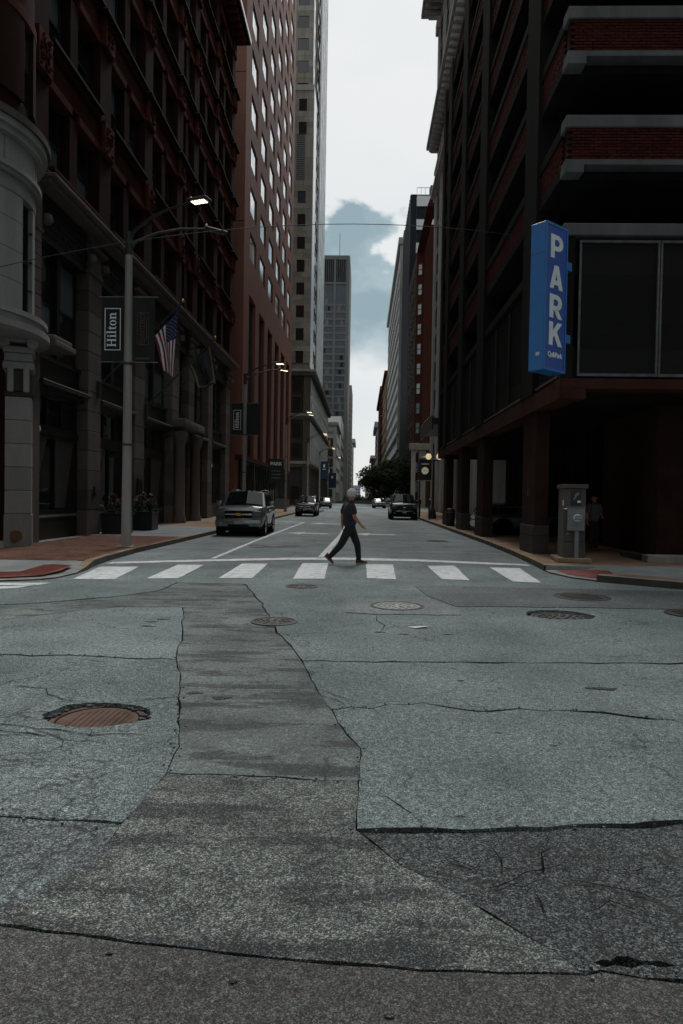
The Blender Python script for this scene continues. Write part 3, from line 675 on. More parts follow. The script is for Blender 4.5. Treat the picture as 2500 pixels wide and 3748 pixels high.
spots.sort(key=lambda s: math.hypot(s[0], s[1]))
for i, (x, y) in enumerate(spots):
    if i < 300: link('paver', pm, pvL, (x, y, .118 + R.uniform(-.004, .004)))
    else: small.append((x - .096, x + .096, y - .046, y + .046, .09, .141 + R.uniform(-.003, .003)))
boxes('paver_field', small, paver, pvL, kind='stuff')
# right side
kR = [(60, 11.3), (12, 11.7), (8, 12.5), (6.26, 13.42), (5.45, 14.03), (4.95, 14.45)]
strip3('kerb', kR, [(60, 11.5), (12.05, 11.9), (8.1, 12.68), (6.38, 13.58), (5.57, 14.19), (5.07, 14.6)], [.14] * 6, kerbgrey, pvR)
kR2 = [(4.95, 14.45), (4.58, 15.0), (4.37, 15.9), (4.38, 16.35)]
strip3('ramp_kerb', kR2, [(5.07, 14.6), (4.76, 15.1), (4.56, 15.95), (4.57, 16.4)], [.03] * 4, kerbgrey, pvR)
kR3 = [(4.38, 16.4), (4.48, 18), (4.6, 21), (4.66, 26), (4.62, 34), (4.52, 48), (4.5, 78)]
kR3b = [(x + .16, y) for x, y in kR3]
yel = plain('kerb_yellow', (.36, .24, .07), .8, .45, 3, .3, 40)
for i in range(len(kR3) - 1):
    n = 4 if i < 4 else 1
    for k in range(n):
        la = lambda p, q, t: (p[0] + (q[0] - p[0]) * t, p[1] + (q[1] - p[1]) * t)
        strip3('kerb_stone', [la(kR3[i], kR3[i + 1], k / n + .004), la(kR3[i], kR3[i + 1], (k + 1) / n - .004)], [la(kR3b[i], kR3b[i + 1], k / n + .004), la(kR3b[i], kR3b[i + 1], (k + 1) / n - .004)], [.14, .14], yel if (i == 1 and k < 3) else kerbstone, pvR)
rv = [(4.76, 15.1, .028), (5.07, 14.6, .03), (5.6, 14.75, .141), (6.3, 15.3, .141), (5.75, 16.65, .141), (5.3, 16.42, .03), (4.57, 16.42, .028), (4.56, 15.95, .028), (5.0, 15.5, .03)]
link('ramp_slab', pmesh('ramp_slab', rv, [(i, (i + 1) % 8, 8) for i in range(8)], walk_con), pvR)
sheet('walk_bed', [(4.6, 14.9), (5.2, 14.4), (9, 13), (60, 12.4), (60, 17), (4.6, 17)], .02, walk_con, pvR)
link('tactile_pad', pmesh('tactile_pad', [(4.66, 15.45, .036), (4.98, 14.78, .04), (5.5, 15.0, .125), (5.6, 15.6, .125), (5.35, 16.25, .06), (4.64, 16.25, .036)], [(0, 1, 2, 3, 4, 5)], tactile), pvR)
B('kerb_upstand', 4.42, 5.75, 16.41, 16.62, -.02, .142, kerbgrey, pvR, .015)
sheet('concrete_walk', [(5.6, 14.75), (6.2, 14.3), (7, 13.7), (9, 13.1), (60, 12.6), (60, 16.65), (5.75, 16.65), (6.3, 15.3)], .141, walk_con, pvR)
sheet('tan_walk', [(5.07, 14.6), (5.57, 14.19), (6.38, 13.58), (8.1, 12.68), (12.05, 11.9), (60, 11.5), (60, 12.6), (9, 13.1), (7, 13.7), (6.2, 14.3), (5.6, 14.75)], .1415, walk_tan, pvR)
sheet('arcade_walk', [(4.56, 16.6), (60, 16.65), (60, 22), (9.4, 22), (9.4, 78), (4.66, 78), (4.68, 48), (4.78, 34), (4.82, 26), (4.76, 21), (4.64, 18)], .14, walk_tan, pvR)
for yy in (19.2, 22.4, 25.4, 28.6, 32, 36): B('walk_joint', 4.8, 9.2, yy, yy + .025, .1395, .1415, dirt, pvR)
# planted kerb islands and pavements beyond the side street
for sx, x0, x1, nm in ((0, -12, -6.1, 'pavement_left_far'), (1, 4.5, 12, 'pavement_right_far')):
    o = tag(B(nm, x0, x1, 111, 160, -.04, .14, walk_tan), kind='structure')

# ------------------------------------------------------------------ windows and facade pieces
WF = {}
AX = {'y-': 0.0, 'x+': math.pi / 2, 'x-': -math.pi / 2}
def window(par, ax, p, a0, a1, z0, z1, cols, rows, fm, gm, fw=.06, dep=.07, tilt=.5, name='window', split=True):
    """window (frame) > pane; ax says which way it faces, p the plane of its outer face"""
    w_, h_ = a1 - a0, z1 - z0; k = (round(w_, 3), round(h_, 3), cols, rows, fm.name, fw, dep)
    if k not in WF:
        bm = bmesh.new(); f = fw / 2
        cw, rh = (w_ - fw) / cols, (h_ - fw) / rows
        for i in range(cols + 1): addbox(bm, -w_ / 2 + i * cw, -w_ / 2 + i * cw + fw, 0, dep, -h_ / 2, h_ / 2)
        for j in range(rows + 1):
            for i in range(cols): addbox(bm, -w_ / 2 + i * cw + fw, -w_ / 2 + (i + 1) * cw, .004, dep - .004, -h_ / 2 + j * rh, -h_ / 2 + j * rh + fw)
        WF[k] = bm_mesh('window_frame', bm, fm)
    rz = AX[ax] if isinstance(ax, str) else ax
    mid = (a0 + a1) / 2
    if ax == 'y-': loc = (mid, p, (z0 + z1) / 2)
    elif isinstance(ax, str): loc = (p, mid, (z0 + z1) / 2)
    else: loc = p + (0,) if len(p) == 2 else p
    if not isinstance(ax, str): loc = (p[0], p[1], (z0 + z1) / 2)
    wn = link(name, WF[k], par, loc, rz)
    gms = gm if isinstance(gm, (list, tuple)) else [gm]
    cw, rh = (w_ - fw) / cols, (h_ - fw) / rows
    for i in range(cols if split else 1):
        for j in range(rows if split else 1):
            ww, hh = ((cw - fw, rh - fw) if split else (w_ - 2 * fw, h_ - 2 * fw))
            me = boxmesh(ww + .01, .012, hh + .01, R.choice(gms))
            o = bpy.data.objects.new('pane', me); C.objects.link(o); o.parent = wn
            o.location = ((-w_ / 2 + fw + ww / 2 + i * cw) if split else 0, dep * .6, (-h_ / 2 + fw + hh / 2 + j * rh) if split else 0)
            o.rotation_euler = (rad(R.gauss(0, tilt)), 0, rad(R.gauss(0, tilt)))
    return wn

# ------------------------------------------------------------------ the red sandstone hotel on the left
FX = -9.95
hotel = root('hotel_building', 'dark red sandstone building with granite two storey base and round corner bay', 'building', (-20, 36, 0))
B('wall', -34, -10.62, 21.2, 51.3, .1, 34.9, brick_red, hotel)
piers = [(24.5, 25.7), (29.6, 30.9), (35.4, 36.7), (38.8, 40.1), (43.7, 45.0), (49.4, 50.8)]
bays = [(20.9, 24.5), (25.7, 29.6), (30.9, 35.4), (36.7, 38.8), (40.1, 43.7), (45.0, 49.4)]
for (a, b) in piers:
    z = .1
    for k in range(13):
        h = .72 if k else .95
        B('stone_block', -10.6, FX - R.uniform(0, .012), a, b, z + .008, z + h, granite_br, hotel, .018); z += h
    B('stone_core', -10.61, FX - .03, a + .02, b - .02, .1, z, mortar, hotel)
    B('capital_neck', -10.6, FX + .06, a - .05, b + .05, 9.62, 9.74, granite_br, hotel, .03)
    B('capital', -10.6, FX + .02, a, b, 9.745, 10.45, granite_br, hotel, .02)
    for s_ in (a - .02, b + .02): lathe('scroll', [(.02, -.16), (.13, -.14), (.17, -.05), (.17, .05), (.13, .14), (.02, .16)], granite_br, hotel, (FX + .10, s_, 10.08), n=14)
    B('abacus', -10.6, FX + .2, a - .16, b + .16, 10.46, 10.6, granite_br, hotel, .03)
    B('capital_block', -10.6, FX + .03, a + .06, b - .06, 10.61, 11.02, granite_br, hotel, .02)
curtain_m = plain('curtain_cloth', (.045, .041, .038), .9, .35, 9, .3, 30)
for i, (a, b) in enumerate(bays):
    m_ = (a + b) / 2
    sf = B('shopfront', -10.61, -10.35, a, b, .1, 1.0, shopfront, hotel)
    B('panel_rail', -10.349, -10.31, a + .1, b - .1, .85, .93, alum if i == 0 else steel, hotel)
    B('panel_moulding', -10.349, -10.32, a + .15, b - .15, .25, .7, iron, hotel)
    window(hotel, 'x+', -10.34, a + .02, b - .02, 1.0, 3.55, 2, 1, shopfront, glass, .1, .14, .2, 'shop_window')
    window(hotel, 'x+', -10.36, a + .02, b - .02, 3.75, 4.9, 3, 1, shopfront, glass, .12, .14, .2, 'transom_window')
    B('transom_rail', -10.6, -10.3, a, b, 3.56, 3.74, shopfront, hotel)
    if i in (0, 2, 4):
        for c0, c1, mid in ((a + .14, m_ - .08, a + .42), (m_ + .08, b - .14, m_ + .5)):
            bmc = bmesh.new(); nq = 14; vv = []
            for q in range(nq + 1):
                u = q / nq; zz = 1.15 + 2.3 * u; xr = mid + (c1 - .1 - mid) * max(0, u - .25) ** .8 if c0 < m_ - 1e-6 and c1 < m_ else c0 + (c1 - c0) * (.55 + .4 * u)
                vv.append((bmc.verts.new((-10.405, c0, zz)), bmc.verts.new((-10.39 + .01 * math.sin(q), (c0 + xr) / 2, zz)), bmc.verts.new((-10.405, xr, zz))))
            for q in range(nq):
                for k2 in (0, 1): bmc.faces.new((vv[q][k2], vv[q][k2 + 1], vv[q + 1][k2 + 1], vv[q + 1][k2]))
            link('curtain', bm_mesh('curtain', bmc, curtain_m, 60), hotel)
    B('storefront_cornice', -10.6, -9.86, a - .05, b + .05, 5.06, 5.2, iron, hotel, .03)
    B('storefront_fascia', -10.6, -10.1, a, b, 4.9, 5.055, shopfront, hotel)
    B('spandrel', -10.61, -10.3, a, b, 5.21, 6.1, iron, hotel)
    B('spandrel_moulding', -10.3, -10.22, a, b, 5.95, 6.08, iron, hotel)
    for (c, d) in ((a + .15, m_ - .14), (m_ + .14, b - .15)):
        window(hotel, 'x+', -10.38, c, d, 6.12, 9.5, 1, 2, iron, [glass_shade, glass_shade, glass], .09, .12, .4)
    B('mullion', -10.6, -10.25, m_ - .13, m_ + .13, 6.12, 9.5, iron, hotel)
    B('frieze', -10.61, -10.05, a, b, 9.55, 11.0, iron, hotel)
    bm = bmesh.new(); r = random.Random(i)
    for q in range(int((b - a) / .16)):
        for j in range(5): addbox(bm, -10.052, -10.02 + r.uniform(0, .02), a + .04 + q * .16, a + .15 + q * .16, 9.8 + j * .22, 9.93 + j * .22)
    o = link('frieze_carving', bm_mesh('frieze_carving', bm, iron), hotel); o['kind'] = 'stuff'
B('cornice', -10.6, -9.55, 20.6, 51.4, 11.03, 11.2, granite_br, hotel, .03)
B('cornice', -10.6, -9.40, 20.6, 51.5, 11.21, 11.36, granite_br, hotel, .03)
B('cornice_slope', -10.6, -9.7, 20.6, 51.4, 11.37, 11.5, slate, hotel, .04)
for yy in (22.8, 27.6, 33.0, 41.9, 47.2): B('ledge_flashing', -9.69, -9.55, yy, yy + 1.1, 11.37, 11.40, alum, hotel)
BL = [20.75, 26.0, 31.2, 36.5, 40.0, 45.4, 51.0]
def carve(par, y, z, seed):
    """carved panel set in a pilaster: frame, sunk field, scrolls of leaf bosses"""
    B('panel_frame', -10.0, -9.80, y - .46, y + .46, z - .6, z + .6, sand_trim, par, .02)
    bm = bmesh.new(); r = random.Random(seed)
    for q in range(46):
        yy, zz = y + r.uniform(-.34, .34), z + r.uniform(-.48, .48); s_ = r.uniform(.03, .08)
        m0 = Matrix.Translation((-9.795, yy, zz)) @ Matrix.Rotation(r.uniform(0, 3), 4, 'X') @ Matrix.Diagonal((.05, s_ * 1.3, s_ * .6, 1))
        bmesh.ops.create_icosphere(bm, subdivisions=1, radius=1, matrix=m0)
    o = link('leaf_carving', bm_mesh('leaf_carving', bm, sand_red), par); o['kind'] = 'stuff'
for k in range(6):
    zf = 11.4 + 3.95 * k
    for i, y in enumerate(BL):
        wd = .55
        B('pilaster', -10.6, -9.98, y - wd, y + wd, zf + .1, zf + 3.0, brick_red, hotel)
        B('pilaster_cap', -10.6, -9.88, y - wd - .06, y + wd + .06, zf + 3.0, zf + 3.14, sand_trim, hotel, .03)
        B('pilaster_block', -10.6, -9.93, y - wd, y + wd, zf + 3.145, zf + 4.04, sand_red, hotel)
        if k < 5 and i < 7: carve(hotel, y, zf + 3.6, k * 10 + i)
        if k in (1, 2, 3, 4): B('capital_ledge', -10.6, -9.62, y - wd - .2, y + wd + .2, zf + 4.05, zf + 4.2, slate, hotel, .03)
    for i in range(6):
        a, b = BL[i] + .55, BL[i + 1] - .55; m_ = (a + b) / 2
        B('brick_mullion', -10.6, -10.08, m_ - .3, m_ + .3, zf + .5, zf + 3.0, brick_red, hotel)
        for (c, d) in ((a, m_ - .3), (m_ + .3, b)):
            window(hotel, 'x+', -10.42, c, d, zf + .5, zf + 3.0, 1, 2, frame_dk, [glass, glass, glass, glass_shade], .08, .12, .5)
            B('lintel', -10.6, -9.99, c - .02, d + .02, zf + 3.0, zf + 3.3, sand_trim, hotel, .02)
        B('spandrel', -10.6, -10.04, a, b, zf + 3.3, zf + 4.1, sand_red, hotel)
        B('sill', -10.6, -9.78, a, b, zf + .36, zf + .49, slate if k else sand_trim, hotel, .02)
        B('sill_moulding', -10.6, -9.9, a, b, zf + .16, zf + .35, sand_red, hotel, .03)
B('attic_frieze', -10.6, -9.9, 20.4, 51.5, 34.85, 35.3, sand_red, hotel)
B('roof_cornice', -10.6, -8.95, 20.2, 51.9, 35.45, 35.75, slate, hotel, .06)
B('roof_cornice', -10.6, -9.3, 20.2, 51.7, 35.3, 35.45, sand_trim, hotel, .05)
for q in range(40): B('cornice_bracket', -9.9, -9.15, 21 + q * .76, 21.22 + q * .76, 34.95, 35.3, sand_trim, hotel)
B('roof_gutter', -8.95, -8.88, 20.2, 51.9, 35.5, 35.8, alum, hotel)
# round corner bay
TX, TYc, TR = -11.86, 18.5, 2.55
turret_w = granite
arcbox('bay_base', TX, TYc, .6, TR + .42, -40, 150, 5.95, 6.12, granite, hotel, 26)
arcbox('bay_base', TX, TYc, .6, TR + .30, -40, 150, 6.125, 6.32, granite, hotel, 26)
arcbox('bay_base', TX, TYc, .6, TR + .36, -40, 150, 6.325, 6.46, granite, hotel, 26)
B('balcony_slab', -10.6, -9.02, 19.9, 21.25, 5.98, 6.15, granite_br, hotel, .03); B('balcony_slab', -10.6, -9.1, 19.9, 21.15, 6.155, 6.32, granite_br, hotel, .03)
arcbox('bay_core', TX, TYc, .5, TR - .3, -40, 150, 6.46, 36, brick_red, hotel, 26)
def baywin(z0, z1, mat, hw=8, angs=(-25, 0, 25, 58, 96, 132)):
    e = [-40]
    for a in angs: e += [a - hw, a + hw]
    e.append(150)
    for i in range(0, len(e), 2): arcbox('bay_wall', TX, TYc, TR - .35, TR, e[i], e[i + 1], z0, z1, mat, hotel, 6)
    for a in angs:
        ra = rad(a); rr = TR * math.cos(rad(hw)) - .12; ww = 2 * TR * math.sin(rad(hw)) - .03
        window(hotel, ra, (TX + rr * math.sin(ra), TYc - rr * math.cos(ra)), 0, ww, z0, z1, 1, 2, iron, [glass, glass_sky], .07, .12, .3)
baywin(6.48, 9.6, granite)
for a_ in (-12, 12, 41, 77, 114):
    for z_ in (7.3, 8.1, 8.9):
        arcbox('stone_joint', TX, TYc, TR - .1, TR + .0015, a_ - 12, a_ + 12, z_, z_ + .012, dirt, hotel, 8) if a_ in (41, 77, 114) else None
for a_ in (30, 70, 105):
    arcbox('stone_joint', TX, TYc, TR - .1, TR + .0525, a_, a_ + .25, 10.24, 10.95, dirt, hotel, 1)
for z0, z1, dr, mt in ((9.61, 10.0, .02, granite), (10.0, 10.12, .12, granite), (10.12, 10.24, .18, granite), (10.24, 10.95, .05, granite), (10.95, 11.12, .22, granite), (11.12, 11.3, .32, granite), (11.3, 11.5, .40, granite_dk), (11.5, 11.62, .12, granite_dk)):
    arcbox('bay_cornice', TX, TYc, .6, TR + dr, -40, 150, z0 + .002, z1, mt, hotel, 28)
for k in range(6):
    zf = 11.4 + 3.95 * k
    arcbox('bay_wall', TX, TYc, TR - .35, TR - .1, -40, 150, zf + .23, zf + .8, brick_red, hotel, 24)
    baywin(zf + .8, zf + 3.0, brick_red, 7)
    arcbox('bay_lintel', TX, TYc, TR - .35, TR + .02, -40, 150, zf + 3.0, zf + 3.3, sand_trim, hotel, 24)
    arcbox('bay_wall', TX, TYc, TR - .35, TR - .04, -40, 150, zf + 3.3, zf + 4.17, brick_red, hotel, 24)
arcbox('bay_roof_cornice', TX, TYc, .6, TR + .5, -40, 150, 35.3, 35.7, slate, hotel, 28)
# corner pier with console bracket under the bay
ca = rad(24); px_, py_ = -9.86, 19.35
def CP(name, hw, hd, z0, z1, mat, bev=.02, dx=0, dy=0):
    o = B(name, px_ - hw, px_ + hw, py_ - hd, py_ + hd, z0, z1, mat, hotel, bev); o.rotation_euler = (0, 0, ca); return o
z = .1
for k, h in enumerate((.95, .66, .66, .66, .66, .66)): CP('stone_block', .34 if k else .36, .42, z + .008, z + h, granite, .02); z += h
CP('bracket', .36, .46, z + .01, z + .14, granite_dk, .04); CP('bracket', .32, .5, z + .15, z + .75, granite_dk, .06)
for s_ in (-.2, .2):
    o = B('bracket_scroll', px_ + s_ - .08, px_ + s_ + .08, py_ - .58, py_ + .3, z + .12, z + .8, granite, hotel, .04)
    o.rotation_euler = (0, 0, ca); v = Matrix.Rotation(ca, 3, 'Z') @ Vector((s_, -.14, 0)); o.location = Vector((px_ + v.x, py_ + v.y, z + .46)) - wloc(hotel)
CP('capital_block', .40, .56, z + .76, z + .96, granite, .03); CP('capital_block', .36, .52, z + .97, z + 1.2, granite, .02)
CP('capital', .40, .56, z + 1.21, z + 1.38, granite, .04)
for s_ in (-.36, .36):
    v = Matrix.Rotation(ca, 3, 'Z') @ Vector((s_, -.56, 0))
    lathe('ionic_scroll', [(.02, -.12), (.05, -.12), (.06, -.1), (.14, -.1), (.15, -.05), (.15, .1), (.1, .12)], granite, hotel, (px_ + v.x, py_ + v.y, z + 1.47), n=18, axis='y').rotation_euler = (0, 0, ca)
CP('capital', .44, .58, z + 1.5, z + 1.62, granite, .03)
B('granite_block', -10.5, -10.0, 20.0, 20.9, .1, 6.0, granite_br, hotel, .02)
for k in range(8): B('stone_block', -10.5, FX, 19.95, 20.85, 6.5 + k * .4, 6.885 + k * .4, granite_br, hotel, .015)
B('capital_neck', -10.5, FX + .06, 19.95, 20.9, 9.62, 9.74, granite_br, hotel, .03); B('capital_block', -10.5, FX + .02, 20.0, 20.85, 9.745, 11.0, granite_br, hotel, .02)
lathe('scroll', [(.02, -.16), (.13, -.14), (.17, -.05), (.17, .05), (.13, .14), (.02, .16)], granite_br, hotel, (FX + .12, 20.95, 10.08), n=14)
stain_o = slab('rust_stain', [blob(0, 0, .16, .2, 18, .2, 8)], plain('rust_stain', (.13, .065, .035), .9, .3, 8, .2, 40), .004, .003, hotel)
v = Matrix.Rotation(ca, 3, 'Z') @ Vector((-.05, -.425, 0)); stain_o.rotation_euler = (rad(90), 0, ca); stain_o.location = Vector((px_ + v.x, py_ + v.y, .42)) - wloc(hotel)
# entrance portal columns
for yy in (36.05, 39.45):
    lathe('portal_column', [(.36, .12), (.36, .4), (.28, .5), (.26, 4.3), (.34, 4.4), (.38, 4.7), (.42, 5.0)], granite_br, hotel, (FX + .25, yy, 0), n=18)
B('portal_hood', -10.5, -9.3, 35.5, 40.0, 5.21, 5.65, granite_br, hotel, .06)

# ------------------------------------------------------------------ brown brick tower
bt = root('brick_tower', 'tall brown brick tower with slanting rows of wide bright windows', 'building', (-22, 75, 0))
Y0, Y1 = 55.9, 93.4
B('wall', -36, -10.5, Y0, Y1, .1, 86, brick_tower, bt)
cols_ = [58.6 + 5.75 * i for i in range(6)]; ww = 3.55
edges = [Y0] + [e for c in cols_ for e in (c, c + ww)] + [Y1]
for i in range(0, len(edges), 2): B('brick_pier', -10.5, FX, edges[i], edges[i + 1], 5.0, 86, brick_tower, bt)
rows_ = [22.1 + 3.88 * k for k in range(16)]
for c in cols_:
    zz = [18.9] + [v for r_ in rows_ for v in (r_ - .05, r_ + 2.15)] + [86]
    for i in range(0, len(zz), 2): B('brick_spandrel', -10.5, FX - .003, c, c + ww, zz[i], zz[i + 1], brick_tower, bt)
    for r_ in rows_: window(bt, 'x+', -10.06, c, c + ww, r_ - .05, r_ + 2.15, 5, 1, frame_dk, glass_sky, .07, .018, .2, split=False)
    gr = B('vent_grille', -10.4, -10.3, c, c + ww, 5.6, 18.9, grille_m, bt)
    for q in range(5): B('grille_rib', -10.3, -10.2, c + .2 + q * .78, c + .27 + q * .78, 5.6, 18.9, frame_dk, bt)
B('base_wall', -10.5, FX + .05, Y0, Y1, .1, 1.2, granite_dk, bt)
for i, c in enumerate(cols_): window(bt, 'x+', -10.3, c - .8, c + ww + .8, 1.2, 4.6, 4, 1, frame_dk, glass, .1, .1, .2, 'shop_window', split=False)
B('lintel_band', -10.5, FX + .02, Y0, Y1, 4.6, 5.0, col_brown, bt)
for zz in (24, 36, 48, 60): B('control_joint', -36, -9.96, Y0 - .012, Y0 - .004, zz, zz + .05, dirt, bt)
# ------------------------------------------------------------------ stone tower on its podium
st = root('stone_tower', 'tan stone office tower with square dark windows and bright metal street edge', 'building', (-20, 128, 0))
B('wall', -40, -9.0, 112.2, 145, 22.3, 68, limestone, st); B('upper_wall', -40, -9.5, 116.2, 145, 68, 122, limestone, st)
def stone_face(x1, y, z0, nf, par, wx=(-11.3, -10.0)):
    for f in range(nf):
        z = z0 + 3.7 * f
        for k in range(2):
            B('stone_panel', x1 - 4.6, wx[0] - .01, y, y + .2, z + k * 1.0 + .012, z + k * 1.0 + .99, limestone, par)
            B('stone_panel', wx[1] + .01, x1, y, y + .2, z + k * 1.0 + .012, z + k * 1.0 + .99, limestone, par)
        for k in range(2):
            zz = z + 2.0 + k * .85
            for q, (a, b) in enumerate(((x1 - 4.6, x1 - 3.05), (x1 - 3.04, x1 - 1.5), (x1 - 1.49, x1))): B('stone_panel', a + .012, b - .012 if q < 2 else b, y, y + .2, zz + .012, zz + .84, limestone, par)
        window(par, 'y-', y + .02, wx[0], wx[1], z, z + 2.0, 1, 1, frame_dk, glass_blue if f > 6 else glass, .06, .08, .6)
        B('string_course', x1 - 4.6, x1 + .01, y - .02, y + .05, z + 1.99, z + 2.03, limestone_w, par)
stone_face(-8.9, 112.0, 23.4, 8, st); stone_face(-8.9, 112.0, 23.4 + 3.7 * 10, 2, st)
for z in (53.0, 56.7): B('stone_panel', -13.5, -11.61, 112, 112.2, z, z + 3.68, limestone, st); B('stone_panel', -10.2, -8.9, 112, 112.2, z, z + 3.68, limestone, st)
lv = B('louvre', -11.6, -10.2, 112.02, 112.1, 53, 60.4, frame_dk, st)
for q in range(24): B('louvre_slat', -11.6, -10.2, 111.97, 112.0, 53.1 + q * .3, 53.24 + q * .3, steel, st)
B('parapet', -13.6, -8.85, 111.9, 116, 67.4, 68.3, limestone_w, st)
stone_face(-9.4, 116.0, 69, 13, st, (-12.0, -10.2))
for f in range(26): B('glass_strip', -14.0, -13.0, 115.98, 116.05, 68.4 + f * 1.9, 70.25 + f * 1.9, glass_blue, st)
# street side: polished metal edge, window stacks, metal fins
B('metal_edge', -8.95, -8.80, 112.0, 117.2, 22.6, 68, alum, st); B('metal_edge', -9.44, -9.3, 116, 119, 68, 122, alum, st)
for f in range(26):
    z = 23 + f * 3.75
    if z > 118: break
    window(st, 'x+', -8.88, 119, 124.5, z, z + 2.1, 2, 1, frame_dk, glass, .1, .1, .5, split=False)
for i in range(11): B('metal_fin', -8.95, -8.72 + (.1 if i % 3 == 0 else 0), 126 + i * 1.75, 126.5 + i * 1.75, 22.6, 118, alum, st)
for f in range(20): window(st, 'x+', -8.9, 126, 145, 23 + f * 4.6, 25.6 + f * 4.6, 10, 1, frame_dk, glass_sky, .1, .06, .3, split=False)
# podium
B('podium_wall', -40, -8.9, 112.5, 172, .1, 22.4, granite_dk, st)
B('podium_cornice', -40, -8.2, 111.9, 172.3, 21.4, 22.0, limestone_dk, st, .05); B('podium_cornice', -40, -7.9, 111.7, 172.5, 22.01, 22.4, limestone_w, st, .05)
for z in (14.2, 6.4):
    B('podium_band', -40, -8.6, 112.2, 172.1, z, z + .5, limestone_dk, st, .04); B('podium_band', -40, -8.45, 112.1, 172.2, z + .51, z + 1.0, limestone, st, .04)
B('podium_pier', -9.9, -8.8, 112.3, 113.4, .1, 21.4, limestone_dk, st)
for z in (1.0, 8.0, 11.3, 15.6, 18.6): window(st, 'y-', 112.38, -11.7, -10.2, z, z + 2.4, 1, 1, frame_dk, glass, .08, .08, .3)
for i in range(23):
    y = 114.2 + i * 2.5
    for z0, z1 in ((1, 6.3), (7.5, 14.1), (15.3, 21.3)):
        B('podium_fin', -8.9, -8.76, y, y + .7, z0, z1, alum if z0 > 7 else limestone_dk, st)
    for z0, z1 in ((1, 6.3), (7.5, 10.6), (11, 14.1), (15.3, 18), (18.6, 21.3)):
        window(st, 'x+', -8.82, y + .7, y + 2.5, z0, z1, 1, 1, frame_dk, glass_sky if (z0 > 14 and i % 3) else glass, .08, .06, .4)
    B('podium_spandrel', -8.9, -8.74, y + .7, y + 2.5, 18.02, 18.58, white_p if i < 14 else limestone_w, st)

# ------------------------------------------------------------------ farther buildings
def block(name, label, x0, x1, y0, y1, z1, mat, rows, side=None, front=None, fm=frame_dk, gm=glass, zb=-12, cor=None):
    """plain far building; side = (ax, n, width), front = (xa, xb, n, width); rows = (z0, step, n, h)"""
    o = root(name, label, 'building', ((x0 + x1) / 2, (y0 + y1) / 2, 0))
    B('wall', x0, x1, y0, y1, zb, z1, mat, o)
    z0, stp, n, h = rows
    for r_ in range(n):
        z = z0 + r_ * stp
        if side:
            ax, m, wd = side; pl = x1 + .10 if ax == 'x+' else x0 - .10
            for q in range(m):
                y = y0 + (q + .5) * (y1 - y0) / m; window(o, ax, pl, y - wd / 2, y + wd / 2, z, z + h, 1, 1, fm, gm, .12, .1, .6)
        if front:
            xa, xb, m, wd = front
            for q in range(m):
                x = xa + (q + .5) * (xb - xa) / m; window(o, 'y-', y0 - .10, x - wd / 2, x + wd / 2, z, z + h, 1, 2, fm, gm, .12, .1, .6)
    if cor: B('cornice', x0 - cor[0], x1 + cor[0], y0 - cor[0], y1 + cor[0], z1 - cor[1], z1 + .01, cor[2], o, .1)
    return o
tall = root('concrete_tower', 'tall grey concrete tower with a roof antenna far down the left side', 'building', (-25, 390, 0))
conc_far = plain('concrete_far', (.095, .104, .106), .85, .2, .2, .05, 5, streak=True); win_far = plain('window_far', (.035, .042, .05), .2, .3, .15, .02, 3, spec=.5)
B('wall', -45, -8.9, 370.5, 410, -12, 131, win_far, tall)
for x0, x1 in ((-10.6, -8.85), (-17.2, -16.0), (-24, -22.8), (-46, -30)): B('concrete_pier', x0, x1, 370, 370.5, -12, 131, conc_far, tall)
for f in range(27):
    z = 6 + f * 3.78
    for x0, x1 in ((-16.0, -10.6), (-22.8, -17.2), (-30, -24)):
        B('spandrel', x0, x1, 370.2, 370.5, z, z + 1.1, conc_far, tall)
        if R.random() < .4: xx = R.uniform(x0 + .5, x1 - 2); B('window_blind', xx, xx + R.uniform(.8, 2), 370.35, 370.5, z + 1.1, z + 3.7, conc_dark if R.random() < .5 else conc_cap, tall)
for x0, x1 in ((-16.0, -10.6), (-22.8, -17.2), (-30, -24)):
    B('plant_screen', x0, x1, 370.3, 370.5, 117, 129, conc_dark, tall)
    for q in range(5): B('screen_fin', x0 + .5 + q * 1.05, x0 + .7 + q * 1.05, 370.1, 370.3, 117, 129, conc_cap, tall)
B('roof_band', -46, -8.8, 369.9, 411, 129, 131.2, conc_far, tall); B('floor_band', -46, -8.8, 370.05, 370.5, 115.8, 117, conc_far, tall)
for q in range(12): B('street_pier', -8.9, -8.5, 371 + q * 3.2, 372 + q * 3.2, -10, 131, limestone_w, tall)
tube('antenna', [(-14.8, 385, 131), (-14.8, 385, 149)], [.25, .12], conc_cap, tall, 6); B('roof_box', -11.5, -10, 380, 384, 131, 133.2, conc_dark, tall)
# building with the gold lettering
gold = plain('gold_sign', (.45, .27, .06), .5, .2, 2, .02, 20)
gb = block('sign_building', 'low stone building with black and gold signs in front of the concrete tower', -40, -8.9, 229, 262, 26.5, limestone_w, (30, 3, 0, 1), ('x+', 8, 2.0), None, cor=(.5, 1.2, limestone))
B('front_pier', -9.9, -8.86, 228.7, 229, -10, 24.5, limestone_w, gb); B('front_band', -14, -8.86, 228.75, 229, 22.9, 23.6, limestone, gb)
for r_ in range(6):
    z = 1.5 + r_ * 3.4
    B('sign_panel', -13.8, -10.1, 228.5, 229, z, z + 2.6, shopfront, gb)
    if r_ in (1, 2, 3, 5):
        B('gold_bar', -13.2, -10.9, 228.4, 228.5, z + .5, z + .9, gold, gb)
        if r_ in (2, 3): B('gold_bar', -13.0, -10.9, 228.4, 228.5, z + 1.6, z + 2.0, gold, gb)
        if r_ == 1: B('gold_bar', -12.2, -11.2, 228.4, 228.5, z + .9, z + 1.9, gold, gb)
prism('gold_letter', [(-1.1, -.9), (.9, -.9), (.9, 1.2)], -.05, .05, gold, gb, (-11.8, 228.4, 19.5)).rotation_euler = (rad(90), 0, 0)
